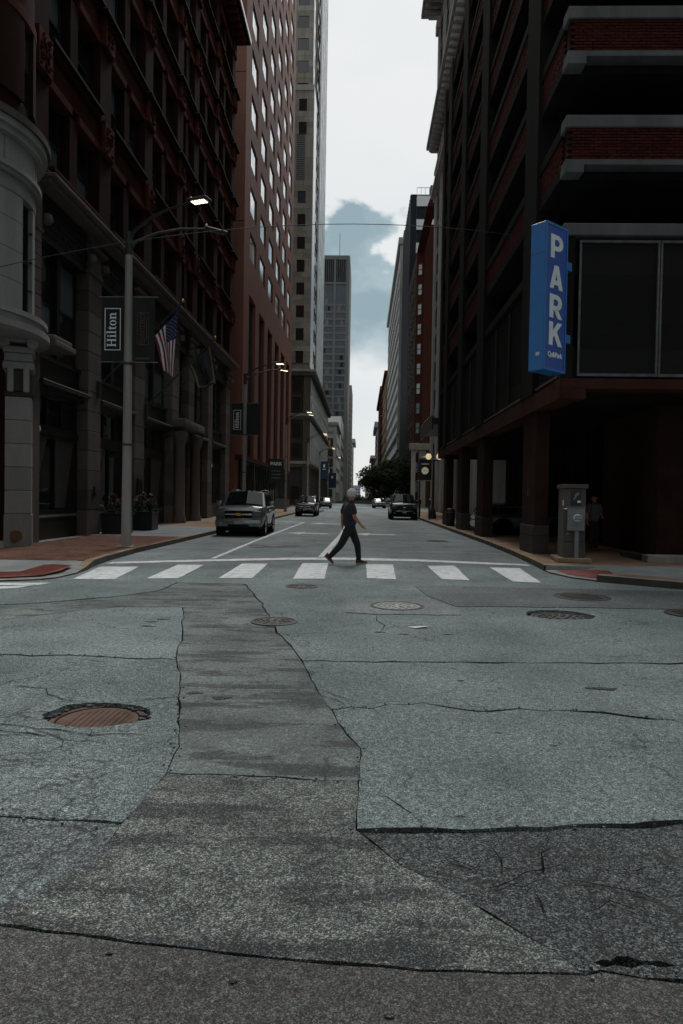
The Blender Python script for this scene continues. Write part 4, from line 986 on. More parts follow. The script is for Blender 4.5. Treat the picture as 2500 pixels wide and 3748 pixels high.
wb_ = B('white_sign', -13.6, -11.0, 228.3, 228.45, 8.9, 10.7, white_p, gb)
o = link('sign_lettering', text_mesh('DE', 1.5, shopfront, .03), gb, (-12.2, 228.28, 9.8)); o.rotation_euler = (rad(90), 0, 0)
for r_ in range(5):
    for q in range(6): window(gb, 'x+', -8.78, 231 + q * 5, 234.6 + q * 5, 3 + r_ * 4.2, 6 + r_ * 4.2, 2, 1, alum, glass_sky, .2, .1, .4, split=False)
block('orange_edge_building', 'narrow white building edge with an orange stripe beside the signs', -30, -8.6, 268, 300, 33, white_p, (8, 4, 5, 2.2), ('x+', 4, 2))
block('cream_building', 'cream corniced high building beyond the concrete tower', -40, -8.5, 585, 640, 51, limestone_w, (0, 4, 11, 2.4), ('x+', 5, 2.5), (-16, -9, 3, 1.2), zb=-30, cor=(2.0, 3.5, limestone_w))
block('olive_building', 'tan building squeezed between the concrete tower and the cream one', -40, -8.3, 470, 520, 78, limestone, (0, 4, 18, 2.2), ('x+', 5, 2.2), (-14, -9, 2, 1.4), zb=-30)
block('end_building', 'pale blue grey building closing the far end of the street', -14.5, -2.6, 1050, 1090, 19, plain('far_blue', (.27, .31, .37), .8, .1, .1, 0), (-8, 5, 5, 1.6), None, (-14, -3, 3, 2.4), zb=-60)
block('end_roof_block', 'small dark penthouse on top of the far street end building', -6.5, -3.2, 1055, 1080, 27, plain('far_grey', (.16, .17, .19), .8, .1, .1, 0), (21, 3, 1, 1.5), None, (-6, -3.5, 2, .8), zb=15)
block('far_white_hall', 'small white building under the trees at the street end', 1.0, 14, 900, 930, 1.5, white_p, (-8, 4, 2, 2), None, (2, 13, 4, 1.6), zb=-60)
# right side, far to near
block('tan_corner_building', 'low cream building at the far right end behind the trees', 3.2, 30, 720, 760, 29, limestone_w, (2, 6, 4, 3.2), None, (3.5, 18, 4, 1.7), zb=-40, cor=(1.2, 2.0, limestone_w))
block('rose_building', 'small rose brick building with white cornice far on the right', 8.2, 30, 600, 690, 38, brick_far, (2, 5, 6, 2.6), ('x-', 8, 2.4), (8.6, 14, 2, 1.6), zb=-40, cor=(1.4, 2.5, limestone_w))
block('white_corniced_building', 'white high building with deep cornice far on the right', 8.45, 30, 414, 470, 47, limestone_w, (2, 4.4, 9, 2.8), ('x-', 7, 2.2), (8.9, 14, 2, 1.4), zb=-20, cor=(1.6, 3.4, limestone_w))
dr = block('dark_red_bay_building', 'dark red building with stacked bay windows far on the right', 8.3, 30, 306, 380, 51, brick_far, (2, 4.2, 11, 2.6), ('x-', 9, 2.4), (8.8, 14, 2, 1.3), zb=-20, cor=(1.1, 1.6, sand_trim))
for f in range(11): B('bay_window', 7.4, 8.3, 307, 311, 1 + f * 4.2, 4.2 + f * 4.2, sand_trim, dr, .2)
block('ochre_building', 'narrow ochre stone building beside the pale ornate block', 8.3, 30, 252, 300, 48, plain('ochre', (.15, .105, .048), .85, .2, .3, .05, 5, streak=True), (2, 4, 11, 2.4), ('x-', 6, 2.0), None, zb=-20, cor=(.9, 1.4, sand_trim))
conc_pale = plain('window_pale', (.17, .18, .18), .4, .3, .5, .02, 5)
pale = block('pale_block', 'pale grey building with dense rows of windows and a small roof box', 8.45, 34, 166, 246, 64, terracotta, (4, 3.75, 15, 2.1), ('x-', 20, 1.5), None, fm=conc_pale, gm=conc_pale, cor=(.7, 1.6, terracotta))
for z in (12.5, 16.5): B('ledge', 7.9, 9, 165.7, 246, z, z + .7, terracotta, pale, .1)
B('roof_box', 9.2, 11.2, 170, 174, 64, 67.5, conc_far, pale); B('corner_pier', 8.2, 9.6, 165.7, 167, -2, 64, terracotta, pale)
# dark glass block with white bands
dk = root('banded_building', 'black glass building with white bands and a rooftop pavilion', 'building', (20, 147, 0))
glass_nv = glassmat('glass_navy', (.010, .014, .022), .25, .01, .4, .08)
B('wall', 8.6, 34, 135.4, 160, -2, 61, glass_nv, dk)
for f in range(12):
    z = 58.6 - f * 4.55
    B('white_band', 9.7, 34, 135.0, 135.4, z, z + 2.0, white_p, dk)
    for q in range(9): B('curtain_mullion', 9.7 + q * 1.6, 9.78 + q * 1.6, 135.25, 135.4, z - 2.55, z, frame_dk, dk)
B('corner_strip', 8.5, 9.68, 135.1, 135.4, -2, 60.9, glass_nv, dk)
for q in range(14): B('street_mullion', 8.45, 8.6, 136 + q * 1.75, 136.3 + q * 1.75, -2, 61, frame_dk, dk)
B('pavilion', 15, 34, 138, 150, 61.2, 67, glass_blue, dk); B('pavilion_roof', 14.6, 34, 137.5, 150.5, 65.2, 67.2, conc_far, dk); B('roof_box', 12.6, 14.4, 138, 140, 61, 64, conc_cap, dk)
for q in range(14): B('rail_post', 9.7 + q * .8, 9.76 + q * .8, 135.2, 135.26, 61, 62.2, frame_dk, dk)
B('roof_rail', 9.7, 20, 135.2, 135.26, 62.2, 62.28, frame_dk, dk)
# red brick building with bright sashes
rb = root('red_brick_building', 'red brick high building with a column of bright sash windows at its corner', 'building', (18, 120, 0))
B('wall', 9.6, 30, 113, 133, .1, 46, brick_far, rb); B('corner_wall', 8.4, 9.62, 114.2, 133, .1, 42.3, brick_far, rb)
prism('chamfer', [(8.4, 114.2), (9.62, 113.02), (9.62, 114.2)], .1, 42.3, brick_far, rb)
prism('roof_slope', [(8.4, 42.3), (9.62, 46), (9.62, 42.3)], -.0, 18, brick_far, rb, (0, 114.3, 0)).rotation_euler = (rad(90), 0, 0)
glass_lit = glassmat('glass_bright', (.05, .055, .06), .03, .005, .4, 1.0)
for f in range(12):
    z = 2.5 + f * 3.25
    window(rb, 'y-', 112.88, 11.3, 12.5, z - .6, z + 1.4, 1, 2, frame_dk, [glass, glass_shade], .1, .1, .4)
    window(rb, rad(-44), (8.94, 113.52), 0, .95, z, z + 1.9, 1, 2, frame_dk, white_p if f > 4 else glass_shade, .12, .1, .3)
    for q in range(4): window(rb, 'x-', 8.30, 116 + q * 4.2, 117.6 + q * 4.2, z, z + 1.9, 1, 2, frame_dk, glass, .12, .1, .5, split=False)
B('roof_coping', 9.55, 30, 112.9, 133, 46, 46.3, sand_trim, rb)
po = B('portal_pier', 8.0, 8.7, 112.6, 113.3, .1, 9.5, limestone, rb, .05); B('portal_pier', 9.2, 10.4, 112.6, 113.2, .1, 9.5, limestone, rb, .05); B('portal_band', 7.6, 13, 112.2, 113.2, 9.51, 10.6, limestone, rb, .1)
# ornate white building behind the garage
ob = root('ornate_building', 'tall white terracotta building with deep cornices rising behind the garage', 'building', (18, 66, 0))
B('wall', 8.5, 34, 48, 85, .1, 62, terracotta, ob)
for z, d in ((38.5, .7), (41.2, .35), (44.6, 1.3), (61, 2.2)):
    B('cornice', 8.5 - d, 34, 47.5, 85 + d * .6, z, z + .5, terracotta, ob, .08); B('cornice', 8.5 - d * .6, 34, 47.6, 85 + d * .4, z - .45, z, terracotta, ob, .06)
for z, d in ((44.0, 1.1), (60.4, 1.9)):
    for q in range(34): B('modillion', 8.5 - d, 8.5, 48.2 + q * 1.08, 48.6 + q * 1.08, z - .35, z, terracotta, ob)
for q in range(7):
    y = 48.6 + q * 5.7
    B('pilaster', 8.2, 8.5, y, y + 1.5, .1, 38, terracotta, ob); B('pilaster', 8.25, 8.5, y, y + 1.5, 45.3, 59.5, terracotta, ob); B('pilaster_capital', 7.95, 8.5, y - .2, y + 1.7, 57.6, 58.9, terracotta, ob, .1)
    if q < 6:
        for f in range(10): window(ob, 'x-', 8.42, y + 1.7, y + 5.5, 6 + f * 3.2, 8.2 + f * 3.2, 2, 1, frame_dk, glass, .12, .1, .4, split=False)
        for f in range(4): window(ob, 'x-', 8.42, y + 1.7, y + 5.5, 46 + f * 3.2, 48.4 + f * 3.2, 2, 1, frame_dk, glass, .12, .1, .4, split=False)
for q in range(9): B('front_pilaster', 9 + q * 2.6, 10.2 + q * 2.6, 47.7, 48, 38, 60, terracotta, ob, .05)
for f in range(6):
    for q in range(9): B('carved_panel', 9.3 + q * 2.6, 9.9 + q * 2.6, 47.62, 47.7, 46.2 + f * 2.1, 47.8 + f * 2.1, terracotta, ob, .04)
aw = B('entrance_canopy', 5.6, 8.2, 55, 66, 7.6, 8.1, iron, ob); B('canopy_fascia', 5.5, 5.6, 55, 66, 7.2, 8.3, iron, ob)
for q in range(7): lathe('canopy_bulb', [(.01, -.05), (.05, -.02), (.05, .02), (.01, .05)], steel, ob, (5.45, 55.6 + q * 1.5, 8.36), n=8)

# unseen blocks added behind the viewer to shade the walls facing it
block('brown_shading_block', 'unseen brown brick block added behind the viewer at left to shade the facing walls', -60, -10.5, -50, -7, 52, brick_far, (5, 4, 11, 2.2), ('x+', 6, 2.4), None, zb=0)
block('grey_shading_block', 'unseen grey stone block added behind the viewer at right to shade the facing walls', 9.5, 60, -50, -7, 60, granite_dk, (5, 4, 12, 2.2), ('x-', 6, 2.4), None, zb=0)
# ------------------------------------------------------------------ parking garage on the right
gar = root('parking_garage', 'dark brick and concrete parking garage with open decks over a street arcade', 'building', (16, 30, 0))
GX, GY, GE = 4.85, 17.1, 44.2
FH = 2.62
cols = [(19.75, 21.25), (28.1, 29.7), (34.1, 35.6), (40.2, 41.6)]
caps = [8.5 + FH * k for k in range(8)]
bay = []; p = GY
for a, b in cols: bay.append((p, a)); p = b
bay.append((p, GE))
bk = [boxmesh(.205, .09, .058, m_, .004) for m_ in (gbrick_a, gbrick_b)]
bk_side = []
small_front = []; nfront = 0
for k, t in enumerate(caps):
    # camera side: cap, brick parapet, edge beam
    B('parapet_cap', GX - .02, 24, GY - .04, GY + .42, t - .30, t, conc_cap, gar, .02)
    if k:
        B('mortar_bed', GX + .06, 24, GY + .045, GY + .3, t - 1.07, t - .30, mortar, gar)
        for r_ in range(10):
            z = t - 1.07 + .04 + r_ * .0755; x = GX + .035 + (0 if r_ % 2 else .11)
            while x < 14.9:
                if x < 9.0 and k in (1, 2) and nfront < 300: link('brick', R.choice(bk), gar, (x + .105, GY + .035 + R.uniform(-.004, .004), z)); nfront += 1
                else: small_front.append((x, x + .205, GY - .01 + R.uniform(0, .008), GY + .08, z - .029, z + .029))
                x += .217
        B('edge_beam', GX - .01, 24, GY - .03, GY + .35, t - 1.20, t - 1.072, conc_cap, gar)
        B('corner_corbel', GX - .015, GX + .44, GY - .035, GY + .4, t - 1.38, t - 1.201, conc_cap, gar)
    # street side
    for i, (a, b) in enumerate(bay):
        a2 = GY + .43 if i == 0 else a
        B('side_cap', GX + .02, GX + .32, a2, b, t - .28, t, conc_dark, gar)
        if k:
            B('side_parapet', GX + .10, GX + .28, a2, b, t - 1.07, t - .281, mortar, gar)
            for r_ in range(10):
                z = t - 1.07 + .04 + r_ * .0755; y = a2 + .01 + (.11 if r_ % 2 else 0)
                while y < b - .2: bk_side.append((GX + .04 + R.uniform(0, .012), GX + .12, y, y + .205, z - .029, z + .029)); y += .217
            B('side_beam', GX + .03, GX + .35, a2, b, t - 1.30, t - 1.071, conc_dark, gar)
    # deck inside
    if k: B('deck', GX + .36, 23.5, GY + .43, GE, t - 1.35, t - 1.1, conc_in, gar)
boxes('brick_courses', bk_side, gbrick_b, gar, kind='stuff'); boxes('brick_courses', small_front, gbrick_a, gar, kind='stuff')
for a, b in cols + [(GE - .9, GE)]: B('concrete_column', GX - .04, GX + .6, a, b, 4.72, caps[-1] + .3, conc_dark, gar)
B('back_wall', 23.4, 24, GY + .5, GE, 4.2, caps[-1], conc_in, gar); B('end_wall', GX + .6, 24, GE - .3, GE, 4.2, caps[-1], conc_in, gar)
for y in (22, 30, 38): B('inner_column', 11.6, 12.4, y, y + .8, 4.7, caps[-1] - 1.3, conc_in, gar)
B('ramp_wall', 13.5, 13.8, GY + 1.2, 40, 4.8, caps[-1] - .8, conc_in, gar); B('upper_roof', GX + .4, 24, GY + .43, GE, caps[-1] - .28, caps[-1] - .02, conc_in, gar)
# screened first deck
B('red_fascia', GX - .02, 24, GY - .05, GY + .5, 4.45, 4.70, fascia, gar, .01); B('fascia_corner', GX - .03, GX + .62, GY - .06, GY + .55, 4.2, 4.449, fascia, gar, .01)
B('side_fascia', GX - .01, GX + .55, GY + .56, GE, 4.22, 4.69, fascia, gar)
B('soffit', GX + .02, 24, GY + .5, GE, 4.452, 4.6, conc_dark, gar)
B('screen_back', GX + .3, 24, GY + .35, GY + .45, 4.72, 5.5, conc_dark, gar); B('screen_back', GX + .3, 24, GY + .3, GY + .45, 7.35, 8.2, conc_dark, gar)
B('corner_post', GX, GX + .28, GY, GY + .3, 4.71, 8.2, conc_dark, gar)
for i in range(5):
    x0 = GX + .42 + i * 1.98; x1 = x0 + 1.96
    B('screen_panel', x0 + .04, x1 - .04, GY + .1, GY + .108, 4.83, 8.08, mesh_scr, gar)
    for nm, q in (('screen_rail', (x0, x1, 4.78, 4.85)), ('screen_rail', (x0, x1, 8.06, 8.12)), ('screen_stile', (x0, x0 + .05, 4.851, 8.059)), ('screen_stile', (x1 - .05, x1, 4.851, 8.059))):
        B(nm, q[0], q[1], GY + .06, GY + .11, q[2], q[3], steel, gar)
for i, (a, b) in enumerate(bay):
    n = max(1, round((b - a) / 2.2)); wd = (b - a) / n
    for q in range(n):
        y0 = a + q * wd + .08 + (.3 if (i == 0 and q == 0) else 0); y1 = a + (q + 1) * wd - .08
        B('side_screen', GX + .1, GX + .108, y0, y1, 4.85, 8.05, mesh_scr, gar)
        B('side_screen_rail', GX + .02, GX + .1, y0, y1, 4.79, 4.849, steel, gar); B('side_screen_stile', GX + .05, GX + .1, y0 - .04, y0, 4.85, 8.05, frame_dk, gar)
    B('side_back', GX + .4, GX + .5, a + (.5 if i == 0 else 0), b, 4.71, 5.6, conc_dark, gar)
B('deck', GX + .36, 23.5, GY + .46, GE, 4.71, 4.9, conc_in, gar)
# arcade at street level
for a, b in cols:
    B('arcade_column', 4.94, 5.34, a, b, .96, 4.2, col_brown, gar, .015); B('column_base', 4.90, 5.38, a - .04, b + .04, .12, .958, granite_dk, gar, .02)
    B('base_joint', 4.896, 5.384, a - .044, b + .044, .66, .672, dirt, gar)
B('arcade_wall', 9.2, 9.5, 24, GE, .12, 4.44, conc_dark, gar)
for q in range(12): B('wall_rib', 9.12, 9.199, 25 + q * 1.6, 25.3 + q * 1.6, .12, 4.44, conc_in, gar)
B('stair_wall', 8.35, 13, 19.6, 20.0, .12, 4.44, col_brown, gar); B('stair_wall', 8.35, 8.65, 20.01, 24, .12, 4.44, col_brown, gar)
B('lobby_wall', 8.65, 24, 26, 26.3, .12, 4.44, conc_in, gar)
B('stair_kerb', 7.35, 12, 17.7, 18.1, .12, .32, kerbgrey, gar, .02); B('stair_kerb', 7.35, 7.6, 18.11, 19.6, .12, .3, granite_dk, gar, .02)
o = link('column_number', text_mesh('810', .12, steel, .004), gar, (4.934, 20.5, 1.9)); o.rotation_euler = (rad(90), rad(90), rad(-90))
# ------------------------------------------------------------------ blue PARK sign at the garage corner
blue = plain('sign_blue', (.007, .155, .45), .4, .12, 1.5, .03, 30); blue_d = plain('sign_blue_face', (.005, .07, .40), .35, .1, 1.5, .02, 30); letter_w = plain('sign_letter', (.80, .86, .88), .45, .08, 4, .02, 30)
pk = root('park_sign', 'tall blue PARK sign with white letters at the garage corner', 'sign', (4.46, 16.3, 4.72), rad(41))
# local x runs along the lettered face towards the building, -y is the lettered side
B('cabinet', -.44, .44, -.0, .40, .0, 3.42, blue, pk, .012, rel=True)
for q in ((-.44, .44, 0, .06), (-.44, .44, 3.36, 3.42), (-.44, -.39, .061, 3.359), (.39, .44, .061, 3.359)): B('face_rim', q[0], q[1], -.025, -.001, q[2], q[3], blue, pk, rel=True)
B('face', -.389, .389, -.012, -.002, .062, 3.358, blue_d, pk, rel=True)
B('cabinet_seam', -.443, -.4405, .01, .39, 2.7, 2.712, frame_dk, pk, rel=True); B('label_plate', -.446, -.441, .1, .2, .34, .42, white_p, pk, rel=True)
for z in (.8, 2.55): B('bracket', .44, .85, .12, .28, z, z + .2, blue, pk, rel=True)
def glyph(ch):
    """heavy sans capitals as polygons in a 1 x 1.25 box"""
    arc = lambda cx, cy, rx, ry, a0, a1, n=10: [(cx + rx * math.cos(rad(a0 + (a1 - a0) * i / n)), cy + ry * math.sin(rad(a0 + (a1 - a0) * i / n))) for i in range(n + 1)]
    if ch in 'PR':
        o_ = [(0, 0), (.3, 0), (.3, .46)] + ([] if ch == 'P' else []) 
        outer = [(0, 0), (.3, 0), (.3, .42), (.55, .42)] + arc(.55, .835, .43, .415, -90, 90) + [(0, 1.25)]
        inner = [(.3, .66), (.52, .66)] + arc(.52, .83, .17, .17, -90, 90, 8) + [(.3, 1.0)]
        res = [(outer, [inner])]
        if ch == 'R': res.append(([(.34, .46), (.68, 0), (1.02, 0), (.64, .52)], []))
        return res
    if ch == 'A': return [([(0, 0), (.29, 0), (.355, .22), (.69, .22), (.755, 0), (1.05, 0), (.68, 1.25), (.37, 1.25)], [[(.425, .46), (.62, .46), (.523, .83)]])]
    if ch == 'K': return [([(0, 0), (.3, 0), (.3, .40), (.42, .54), (.72, 0), (1.06, 0), (.62, .77), (1.03, 1.25), (.68, 1.25), (.3, .78), (.3, 1.25), (0, 1.25)], [])]
def flat(name, shapes, mat, par, loc, sx, sy, rotx=True, zoff=0, thick=.012):
    obs = None; bm = bmesh.new()
    for outer, inners in shapes:
        b2 = bmesh.new(); rings = []
        for lp in [outer] + inners:
            lp = [p_ for i, p_ in enumerate(lp) if math.hypot(p_[0] - lp[i - 1][0], p_[1] - lp[i - 1][1]) > 1e-4]
            rg = [b2.verts.new((x * sx, 0, y * sy)) for x, y in lp]; rings.append(rg)
            for i in range(len(rg)): b2.edges.new((rg[i], rg[(i + 1) % len(rg)]))
        bmesh.ops.triangle_fill(b2, use_beauty=True, use_dissolve=False, edges=b2.edges[:])
        for f in b2.faces:
            f.normal_update()
            if f.normal.y > 0: f.normal_flip()
        for rg in rings:
            lo = [b2.verts.new((v.co.x, thick, v.co.z)) for v in rg]
            for i in range(len(rg)): b2.faces.new((rg[i], rg[(i + 1) % len(rg)], lo[(i + 1) % len(rg)], lo[i]))
        me = bpy.data.meshes.new('t'); b2.to_mesh(me); b2.free(); bm.from_mesh(me); bpy.data.meshes.remove(me)
    return link(name, bm_mesh(name, bm, mat), par, loc, rel=True)
for ch, z in zip('PARK', (2.62, 1.92, 1.24, .60)): flat('letter', glyph(ch), letter_w, pk, (-.25 if ch != 'A' else -.265, -.024, z), .50, .42 * 1.04)
o = link('small_lettering', text_mesh('QuikPark', .165, letter_w, .006, .9), pk, (0, -.022, .38), rel=True); o.rotation_euler = (rad(90), 0, 0)
# ------------------------------------------------------------------ street lamps with banners
led = emit('led_light', (1.0, .82, .50), 4.5); led_off = plain('led_off', (.10, .10, .10), .3, .2, 20, .05, 40)
banner_m = plain('banner_cloth', (.010, .013, .013), .8, .2, 5, .2, 90); banner_b = plain('banner_blue', (.010, .035, .075), .7, .2, 5, .1, 90); print_w = plain('print_white', (.80, .88, .88), .7, .05, 6, .02, 40); print_g = plain('print_gold', (.10, .065, .035), .7, .1, 6, .02, 40)
def lamp(label, x, y, lit=(True, True), sc=1.0, mat=None, reach=2.25):
    mat = mat or pole_m
    o = root('street_lamp', label, 'street lamp', (x, y, .14), group='twin arm lamps along the left kerb')
    B('base_plate', -.2, .2, -.2, .2, 0, .04, mat, o, .01, rel=True)
    tube('pole', [(0, 0, .04), (0, 0, .4), (.0, 0, 8.3)], [.145, .14, .10], mat, o, 12, rel=True)
    tube('pole_sleeve', [(0, 0, 8.3), (0, 0, 8.95)], [.105, .09], pole_bk, o, 12, rel=True)
    for z in (2.9, 5.2): tube('band', [(0, 0, z), (0, 0, z + .06)], [.138, .138], pole_bk, o, 12, rel=True)
    for i, dy in enumerate((-1.05, 1.05)):
        pts = [(0, 0, 8.75 - .3 * i), (.2, dy * .08, 8.98 - .25 * i), (.7, dy * .32, 9.2 - .15 * i), (1.3, dy * .6, 9.34 - .05 * i), (reach - .3, dy * .86, 9.40)]
        tube('arm', pts, [.05, .045, .04, .035, .03], pole_bk, o, 8, rel=True)
        hd = B('lamp_head', -.33, .33, -.15, .15, -.04, .04, pole_bk, o, .02, rel=True); hd.location = (reach, dy, 9.40); hd.rotation_euler = (rad(-6 if i == 0 else 6), rad(4), math.atan2(dy * .5, 1))
        for q in range(4):
            e = B('led_strip', -.21 + q * .12, -.13 + q * .12, -.085, .085, -.052, -.041, led if lit[i] else led_off, hd, rel=True)
        lathe('sensor', [(.04, 0), (.04, .06), (.01, .09)], white_p, hd, (-.3, 0, .045), n=8, rel=True)
    return o
def banner(name, label, lampo, side, z0, z1, wd, mat, y=0):
    lx, ly = lampo.location.x, lampo.location.y
    xa = lx + (.12 if side > 0 else -.12 - wd)
    o = root(name, label, 'banner', (xa, ly, z0))
    vs_, fs = [], []; nu, nv = 6, 14
    for j in range(nv + 1):
        for i in range(nu + 1):
            u, v_ = i / nu, j / nv; vs_.append((u * wd, .012 * math.sin(u * 7 + v_ * 5) - .0, v_ * (z1 - z0)))
    k = len(vs_); vs_ += [(a, b + .008, c) for a, b, c in vs_]
    for j in range(nv):
        for i in range(nu):
            q = j * (nu + 1) + i; fs += [(q, q + 1, q + nu + 2, q + nu + 1), (k + q, k + q + nu + 1, k + q + nu + 2, k + q + 1)]
    link('cloth', pmesh('cloth', vs_, fs, mat, 60), o, rel=True)
    for z in (0.0, z1 - z0): tube('rod', [(wd + .1 if side > 0 else -.1, .004, z), (-.12 if side > 0 else wd + .12, .004, z)], .014, steel, o, 6, rel=True)
    return o
l1 = lamp('nearest street lamp on the left corner, upper head glowing, carrying two dark banners', -6.73, 19.35, (True, False))
l2 = lamp('second street lamp behind the silver SUV, both heads lit', -7.25, 41.7)
l3 = lamp('third street lamp beside the brown brick tower', -7.3, 65); l4 = lamp('fourth street lamp at the side street corner', -7.0, 87)
l5 = lamp('fifth street lamp in front of the stone podium', -7.0, 112); l6 = lamp('farthest street lamp on the left kerb', -6.9, 138)
H_ = [([(0, 0), (.34, 0), (.34, .05), (.26, .08), (.26, .46), (.62, .46), (.62, .08), (.54, .05), (.54, 0), (.88, 0), (.88, .05), (.8, .08), (.8, .92), (.88, .95), (.88, 1), (.54, 1), (.54, .95), (.62, .92), (.62, .54), (.26, .54), (.26, .92), (.34, .95), (.34, 1), (0, 1), (0, .95), (.08, .92), (.08, .08), (0, .05)], [])]
circ = lambda cx, cy, rx, ry, n=16: [(cx + rx * math.cos(2 * math.pi * i / n), cy + ry * math.sin(2 * math.pi * i / n)) for i in range(n)]
i_ = [([(0, 0), (.34, 0), (.34, .05), (.26, .08), (.26, .68), (0, .68), (0, .63), (.09, .6), (.09, .08), (0, .05)], []), (circ(.17, .88, .1, .1, 10), [])]
l_ = [([(0, 0), (.34, 0), (.34, .05), (.26, .08), (.26, 1.06), (0, 1.06), (0, 1.01), (.09, .98), (.09, .08), (0, .05)], [])]
t_ = [([(.1, .12), (.16, .03), (.28, -.02), (.42, .02), (.42, .08), (.32, .08), (.27, .14), (.27, .6), (.42, .6), (.42, .68), (.27, .68), (.27, .86), (.2, .86), (.1, .7), (0, .66), (0, .6), (.1, .6)], [])]
o_ = [(circ(.3, .33, .31, .36, 20), [circ(.3, .33, .135, .29, 16)])]
n_ = [([(0, 0), (.34, 0), (.34, .05), (.27, .08), (.27, .5), (.36, .58), (.45, .55), (.48, .45), (.48, .08), (.41, .05), (.41, 0), (.75, 0), (.75, .05), (.66, .08), (.66, .5), (.6, .64), (.47, .7), (.36, .68), (.26, .6), (.26, .68), (0, .68), (0, .63), (.09, .6), (.09, .08), (0, .05)], [])]
def serif_word(par, loc, s_):
    x = 0
    for g_, adv in ((H_, .98), (i_, .41), (l_, .41), (t_, .48), (o_, .67), (n_, .8)):
        sh = [([(-(b), a + x) for a, b in ou], [[(-(b), a + x) for a, b in q] for q in inn]) for ou, inn in g_]
        flat('letter', sh, print_w, par, loc, s_, s_, thick=.003); x += adv
def frame_rect(par, x0, x1, z0, z1, t, y, mat):
    for q in ((x0, x1, z0, z0 + t), (x0, x1, z1 - t, z1), (x0, x0 + t, z0 + t, z1 - t), (x1 - t, x1, z0 + t, z1 - t)): B('border', q[0], q[1], y, y + .003, q[2], q[3], mat, par, rel=True)
b1 = banner('hanging_banner', 'black lamp post banner with white framed upright hotel lettering, left of the near pole', l1, -1, 5.42, 7.26, .64, banner_m)
serif_word(b1, (.42, -.022, .43), .262); frame_rect(b1, .09, .55, .33, 1.52, .022, -.02, print_w)
b2_ = banner('hanging_banner', 'black lamp post banner with faint gold upright lettering, right of the near pole', l1, 1, 5.42, 7.26, .64, banner_m)
o = link('lettering', text_mesh('PENNYDROP', .21, print_g, .0, 1.0, .78), b2_, (.30, -.022, .95), rel=True); o.rotation_euler = (rad(90), rad(-90), 0)
frame_rect(b2_, .14, .48, .50, 1.40, .012, -.02, print_g)
o = link('small_lettering', text_mesh('NEW ORLEANS', .07, print_g, .0), b2_, (.41, -.022, .95), rel=True) if 0 else B('small_line', .40, .42, -.022, -.019, .62, 1.28, print_g, b2_, rel=True)
B('small_line', .1, .50, -.022, -.019, .08, .13, print_g, b2_, rel=True)
b3 = banner('hanging_banner', 'black banner with small white framed upright lettering on the second lamp post', l2, -1, 5.35, 7.3, .68, banner_m); serif_word(b3, (.45, -.022, .43), .262); frame_rect(b3, .1, .57, .33, 1.52, .022, -.02, print_w)
banner('hanging_banner', 'plain dark banner on the street side of the second lamp post', l2, 1, 5.35, 7.3, .68, banner_m)
bb = banner('hanging_banner', 'small blue banner with a white figure on the stone podium lamp post', l5, 1, 4.6, 7.4, 1.2, banner_b); B('white_figure', .45, .75, -.03, -.025, 1.8, 2.3, print_w, bb, rel=True); B('white_line', .3, .9, -.03, -.025, 1.45, 1.55, print_w, bb, rel=True)
bb = banner('hanging_banner', 'farthest small blue banner low on the left kerb', l6, 1, 3.4, 6.4, 1.5, banner_b); B('white_figure', .55, .9, -.03, -.025, 1.9, 2.4, print_w, bb, rel=True)
# ------------------------------------------------------------------ flags on the hotel
cloth_r = plain('flag_red', (.20, .014, .018), .8, .15, 6, .2, 80); cloth_w = plain('flag_white', (.78, .82, .86), .8, .1, 6, .2, 80); cloth_b = plain('flag_blue', (.012, .022, .075), .8, .15, 6, .2, 80)
cloth_k = plain('flag_black', (.022, .023, .025), .8, .2, 6, .2, 80); cloth_y = plain('flag_gold', (.20, .15, .045), .8, .15, 6, .2, 80); goldball = plain('gold_finial', (.45, .27, .06), .35, .1, 6, .02, 40, metal=.7)
def flagpole(label, y, z0):
    o = root('flagpole', label, 'flagpole', (FX, y, z0))
    tube('pole', [(0, 0, 0), (3.12, 0, 3.12)], [.045, .028], pole_bk, o, 8, rel=True)
    lathe('finial', [(.005, -.06), (.06, -.03), (.065, .02), (.03, .07), (.005, .1)], goldball, o, (3.16, 0, 3.18), n=10, rel=True)
    B('wall_bracket', -.02, .10, -.12, .12, -.45, .18, pole_bk, o, .02, rel=True)
    tube('stay', [(.02, 0, 1.5), (1.5, 0, 1.52)], .008, pole_bk, o, 5, rel=True)
    return o
f1 = flagpole('black slanting flagpole that carries the striped flag', 25.4, 5.68); f2 = flagpole('black slanting flagpole that carries the dark flag', 31.0, 5.62)
def fpt(s_, t, H0, H1, E0, E1, y, amp):
    a = [H0[k] + (H1[k] - H0[k]) * s_ for k in (0, 1)]; b = [E0[k] + (E1[k] - E0[k]) * s_ for k in (0, 1)]
    e = t ** .85
    fold = amp * math.sin(s_ * 8.5 + t * 2.2 + .6) * min(1, t * 2.2)
    return Vector((a[0] + (b[0] - a[0]) * e + .5 * fold * (s_ - .4), y + fold, a[1] + (b[1] - a[1]) * t))
def flag(name, label, fn, nu, nv, pick, mats):
    o = root(name, label, 'flag', fn(.5, .5)); vs_, fs, mi = [], [], []
    for j in range(nv + 1):
        for i in range(nu + 1): vs_.append(fn(i / nu, j / nv))
    for j in range(nv):
        for i in range(nu): q = j * (nu + 1) + i; fs.append((q, q + 1, q + nu + 2, q + nu + 1)); mi.append(pick((i + .5) / nu, (j + .5) / nv))
    me = pmesh('cloth', vs_, fs, mats); 
    for p_, m_ in zip(me.polygons, mi): p_.material_index = m_; p_.use_smooth = True
    link('cloth', me, o); return o
us = lambda s_, t: fpt(s_, t, (-6.93, 8.52), (-7.86, 7.50), (-7.10, 6.02), (-7.42, 6.28), 25.36, .13)
